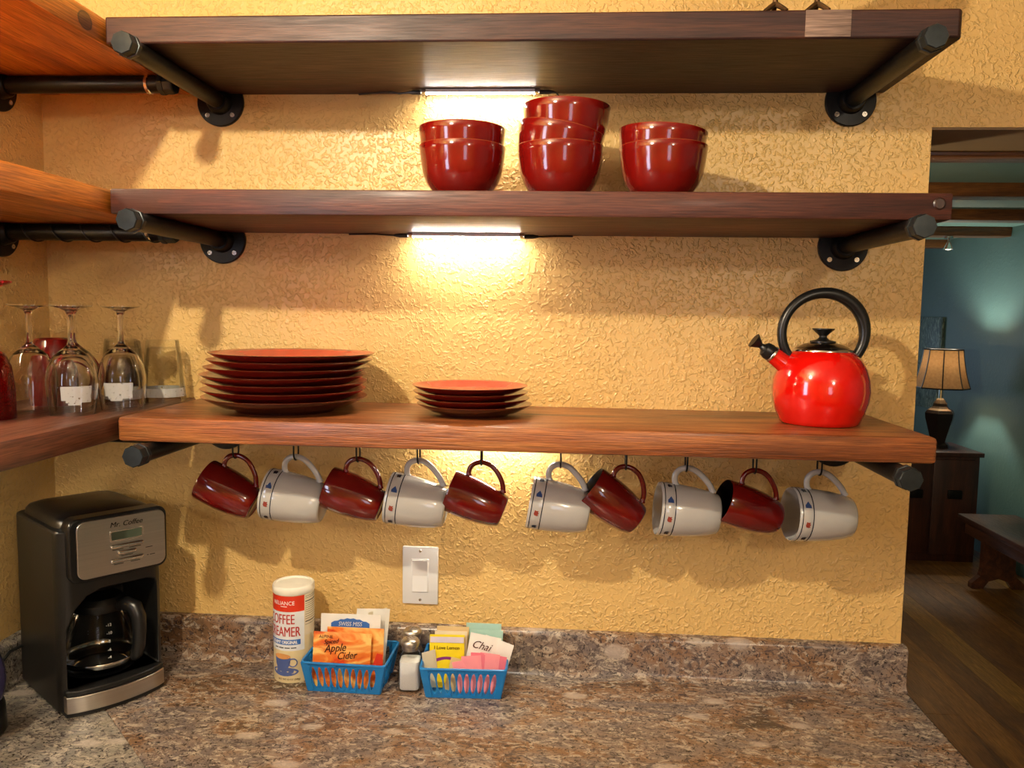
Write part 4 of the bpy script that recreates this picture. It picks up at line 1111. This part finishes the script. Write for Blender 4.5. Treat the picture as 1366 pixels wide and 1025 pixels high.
y5 = packet('tea_packet', 'white tea packet with curly script lettering, tilted in the tea basket', 0.058, 0.096, 0.004, M['paper_white'], (bx + 0.022, by - 0.012, bz + 0.004), 0.15, 0.0, g2, 0.16)
print_text(y5, 'Chai', 0.020, -0.006, 0.070, M['txt_brown'], 0.4, 'CENTER', 0.0, 0.95, -0.05)
packet('tea_packet', 'white tea packet tilted behind the curly-script one', 0.056, 0.090, 0.004, M['paper_white'], (bx + 0.040, by - 0.006, bz + 0.004), 0.12, -0.2, g2, 0.24)
for i, (dx, rl, hh, mt, lb) in enumerate(((0.010, -0.42, 0.060, 'pink', 'pink sweetener packet leaning on the tan sugar packet'), (0.020, -0.18, 0.068, 'pink', 'pale pink sweetener packet, second in its fan'),
                                          (0.030, 0.02, 0.073, 'pink2', 'deep rose sweetener packet in the middle of its fan'), (0.041, 0.18, 0.073, 'pink', 'pink sweetener packet, fourth in its fan'), (0.050, 0.28, 0.070, 'pink2', 'deep rose sweetener packet at the basket\'s outer side'))):
    packet('sweetener_packet', lb, 0.036, hh, 0.003, M[mt], (bx + dx, by - 0.037 - 0.0008 * (i % 2) + i * 0.0008, bz + 0.004), 0.12, 0.0, g2, rl * 0.55)
rsg = packet('sugar_packet', 'tan raw sugar packet with dark specks at the basket front', 0.046, 0.060, 0.003, M['raw_tan'], (bx - 0.012, by - 0.034, bz + 0.004), 0.10, 0.0, g2, 0.2)
for q in range(3): print_poly(rsg, 'speck', [(-0.012 + q * 0.009, 0.051), (-0.009 + q * 0.009, 0.0525), (-0.0085 + q * 0.009, 0.0545), (-0.0125 + q * 0.009, 0.0535)], M['txt_brown'])
packet('sugar_packet', 'tan sugar packet against the basket side next to the salt', 0.026, 0.068, 0.003, M['paper_cream'], (bx - 0.057, by - 0.024, bz + 0.006), 0.08, 0.5, g2, -0.1)

# ------------------------------------------------------------------ salt and pepper shakers
def shaker(label, loc, fill, rz, nm):
    t = thing(nm, label, 'shaker', loc, (0, 0, rz))
    def rings(k_, z): return [(a * k_, b * k_, z) for a, b in rrect(-1, 1, -1, 1, 0.42, 4)]
    def loft(secs, name, mat):
        vs = []; n_ = len(rings(1, 0))
        for k_, z in secs: vs += rings(k_, z)
        fs = [tuple(range(n_))] + [(j * n_ + i, j * n_ + (i + 1) % n_, (j + 1) * n_ + (i + 1) % n_, (j + 1) * n_ + i) for j in range(len(secs) - 1) for i in range(n_)] + [tuple(range((len(secs) - 1) * n_, len(secs) * n_))]
        return MB().add(vs, fs).build(name, mat, t, smooth=40)
    loft([(0.0185, 0.0), (0.0198, 0.002), (0.0198, 0.054), (0.0185, 0.062), (0.0145, 0.070), (0.0125, 0.074), (0.0125, 0.080)], 'glass', M['glass'])
    loft([(0.0165, 0.003), (0.0180, 0.005), (0.0180, 0.055)], 'filling', fill)
    cp = MB().lathe([(0.0150, 0.074), (0.0156, 0.075), (0.0156, 0.0805), (0.0150, 0.0812), (0.0170, 0.0822), (0.0176, 0.0860), (0.0170, 0.0895), (0.0140, 0.0930), (0.0070, 0.0952), (0, 0.0957)], 32).build('cap', M['cap_metal'], t, smooth=40)
    for i in range(7):
        a = i * PI / 3; r_ = 0.0 if i == 6 else 0.0065
        MB().lathe([(0.0009, 0), (0.0009, 0.0006), (0, 0.0006)], 8, c=(r_ * math.cos(a), r_ * math.sin(a), 0.0954 if i == 6 else 0.0950)).build('hole', M['black_deep'], cp)
    return t
shaker('square glass salt shaker full of salt between the two baskets', (0.7400, -0.1040, ZC), M['salt'], 0.06, 'salt_shaker')
shaker('square glass pepper shaker standing behind the salt shaker', (0.7350, -0.0580, ZC), M['pepper'], 0.3, 'pepper_shaker')

# ------------------------------------------------------------------ living room beyond the opening
dr = thing('dresser', 'dark wooden chest of drawers under the table lamp', 'dresser', (3.44, 3.88, 0))
MB().box((-0.30, 0.0, 0.0), (0.30, 0.44, 0.71), 0.004).build('body', M['dresser'], dr)
MB().box((-0.32, -0.02, 0.71), (0.32, 0.45, 0.74), 0.006).build('top', M['dresser'], dr)
for i in range(2):
    d_ = MB().box((-0.295 + 0.30 * i, -0.012, 0.05), (-0.005 + 0.30 * i, 0.004, 0.69), 0.004).build('door', M['dresser'], dr)
    MB().box((0.10 - 0.25 * (1 - i), -0.028, 0.43), (0.19 - 0.25 * (1 - i), -0.010, 0.49), 0.006).build('handle', M['iron'], d_)
lm = thing('table_lamp', 'dark urn table lamp with lit brown bell shade on the dresser', 'lamp', (3.565, 4.10, 0.74))
MB().lathe([(0, 0), (0.075, 0), (0.075, 0.02), (0.05, 0.035), (0.055, 0.06), (0.075, 0.13), (0.095, 0.20), (0.098, 0.235), (0.085, 0.255), (0.06, 0.268), (0.05, 0.28), (0.046, 0.30), (0.03, 0.325), (0.016, 0.335), (0, 0.335)], 6).build('base', M['lamp_dark'], lm, smooth=15)
MB().lathe([(0.013, 0.335), (0.013, 0.40), (0, 0.40)], 16).build('neck', M['chrome'], lm)
ns = 8
vs = []; rows = [(0.172, 0.408), (0.158, 0.45), (0.140, 0.52), (0.126, 0.60), (0.118, 0.668)]
for r_, z in rows: vs += [(r_ * math.cos(2 * PI * (i + 0.5) / ns), r_ * math.sin(2 * PI * (i + 0.5) / ns), z) for i in range(ns)]
sh = MB().add(vs, [(j * ns + i, j * ns + (i + 1) % ns, (j + 1) * ns + (i + 1) % ns, (j + 1) * ns + i) for j in range(len(rows) - 1) for i in range(ns)]).build('shade', M['shade'], lm, smooth=0)
for i in range(ns):
    MB().tube([vs[j * ns + i] for j in range(len(rows))], 0.004, 6).build('rib', M['lamp_dark'], sh)
for r_, z in (rows[0], rows[-1]):
    MB().tube([(r_ * math.cos(2 * PI * (i + 0.5) / ns), r_ * math.sin(2 * PI * (i + 0.5) / ns), z) for i in range(ns)], 0.005, 6, closed=True).build('trim', M['lamp_dark'], sh)
MB().lathe([(0, 0.545), (0.02, 0.54), (0.03, 0.515), (0.026, 0.49), (0.014, 0.46), (0.014, 0.40), (0, 0.40)], 20).build('bulb', M['bulb'], lm, smooth=60)
lb_ = light('table_lamp_bulb', 'POINT', (3.565, 4.10, 0.74 + 0.59), 26, (0.95, 1.0, 0.82), size=0.03)
be = thing('bench', 'low dark wooden bench with trestle legs along the teal wall', 'bench', (3.625, 2.95, 0))
MB().box((-0.175, -0.62, 0.375), (0.175, 0.58, 0.415), 0.006).build('seat', M['benchwood'], be)
MB().box((-0.150, -0.57, 0.305), (-0.125, 0.53, 0.375), 0.003).build('apron', M['benchwood'], be)
MB().box((0.125, -0.57, 0.305), (0.150, 0.53, 0.375), 0.003).build('apron', M['benchwood'], be)
leg = [(-0.155, 0.0), (-0.085, 0.0), (-0.055, 0.045), (0.0, 0.062), (0.055, 0.045), (0.085, 0.0), (0.155, 0.0), (0.155, 0.03), (0.105, 0.075), (0.095, 0.12), (0.095, 0.375), (-0.095, 0.375), (-0.095, 0.12), (-0.105, 0.075), (-0.155, 0.03)]
for y in (-0.46, 0.42):
    MB().prism(leg, y - 0.02, y + 0.02, 'xz').build('leg', M['benchwood'], be, smooth=0)
pa = thing('wall_picture', 'tall grey-green picture hanging behind the lamp', 'picture', (XR, 5.06, 1.33))
MB().box((-0.022, -0.22, -0.42), (-0.001, 0.22, 0.30), 0.003).build('frame', M['art'], pa)
MB().box((-0.025, -0.205, -0.405), (-0.021, 0.205, 0.285), 0.001).build('canvas', M['art'], pa)
cs = thing('ceiling_spotlight', 'small lit spotlight hanging below a ceiling beam', 'light', (3.52, 4.03, 2.160))
MB().lathe([(0, 0), (0.03, 0), (0.03, -0.012), (0.008, -0.016), (0.008, -0.04), (0, -0.04)], 20).build('mount', M['chrome'], cs)
MB().lathe([(0.010, -0.038), (0.032, -0.085), (0.029, -0.085), (0.008, -0.04)], 20).build('cone', M['chrome'], cs, smooth=50)
MB().lathe([(0, -0.05), (0.018, -0.066), (0.024, -0.082), (0, -0.09)], 20).build('bulb', M['bulb'], cs, smooth=60)
light('ceiling_spotlight_lamp', 'SPOT', (3.52, 4.0, 2.06), 10, (1.0, 0.93, 0.78), rot=(math.radians(6), math.radians(14), 0), size=0.02, spot=math.radians(75), blend=0.6)
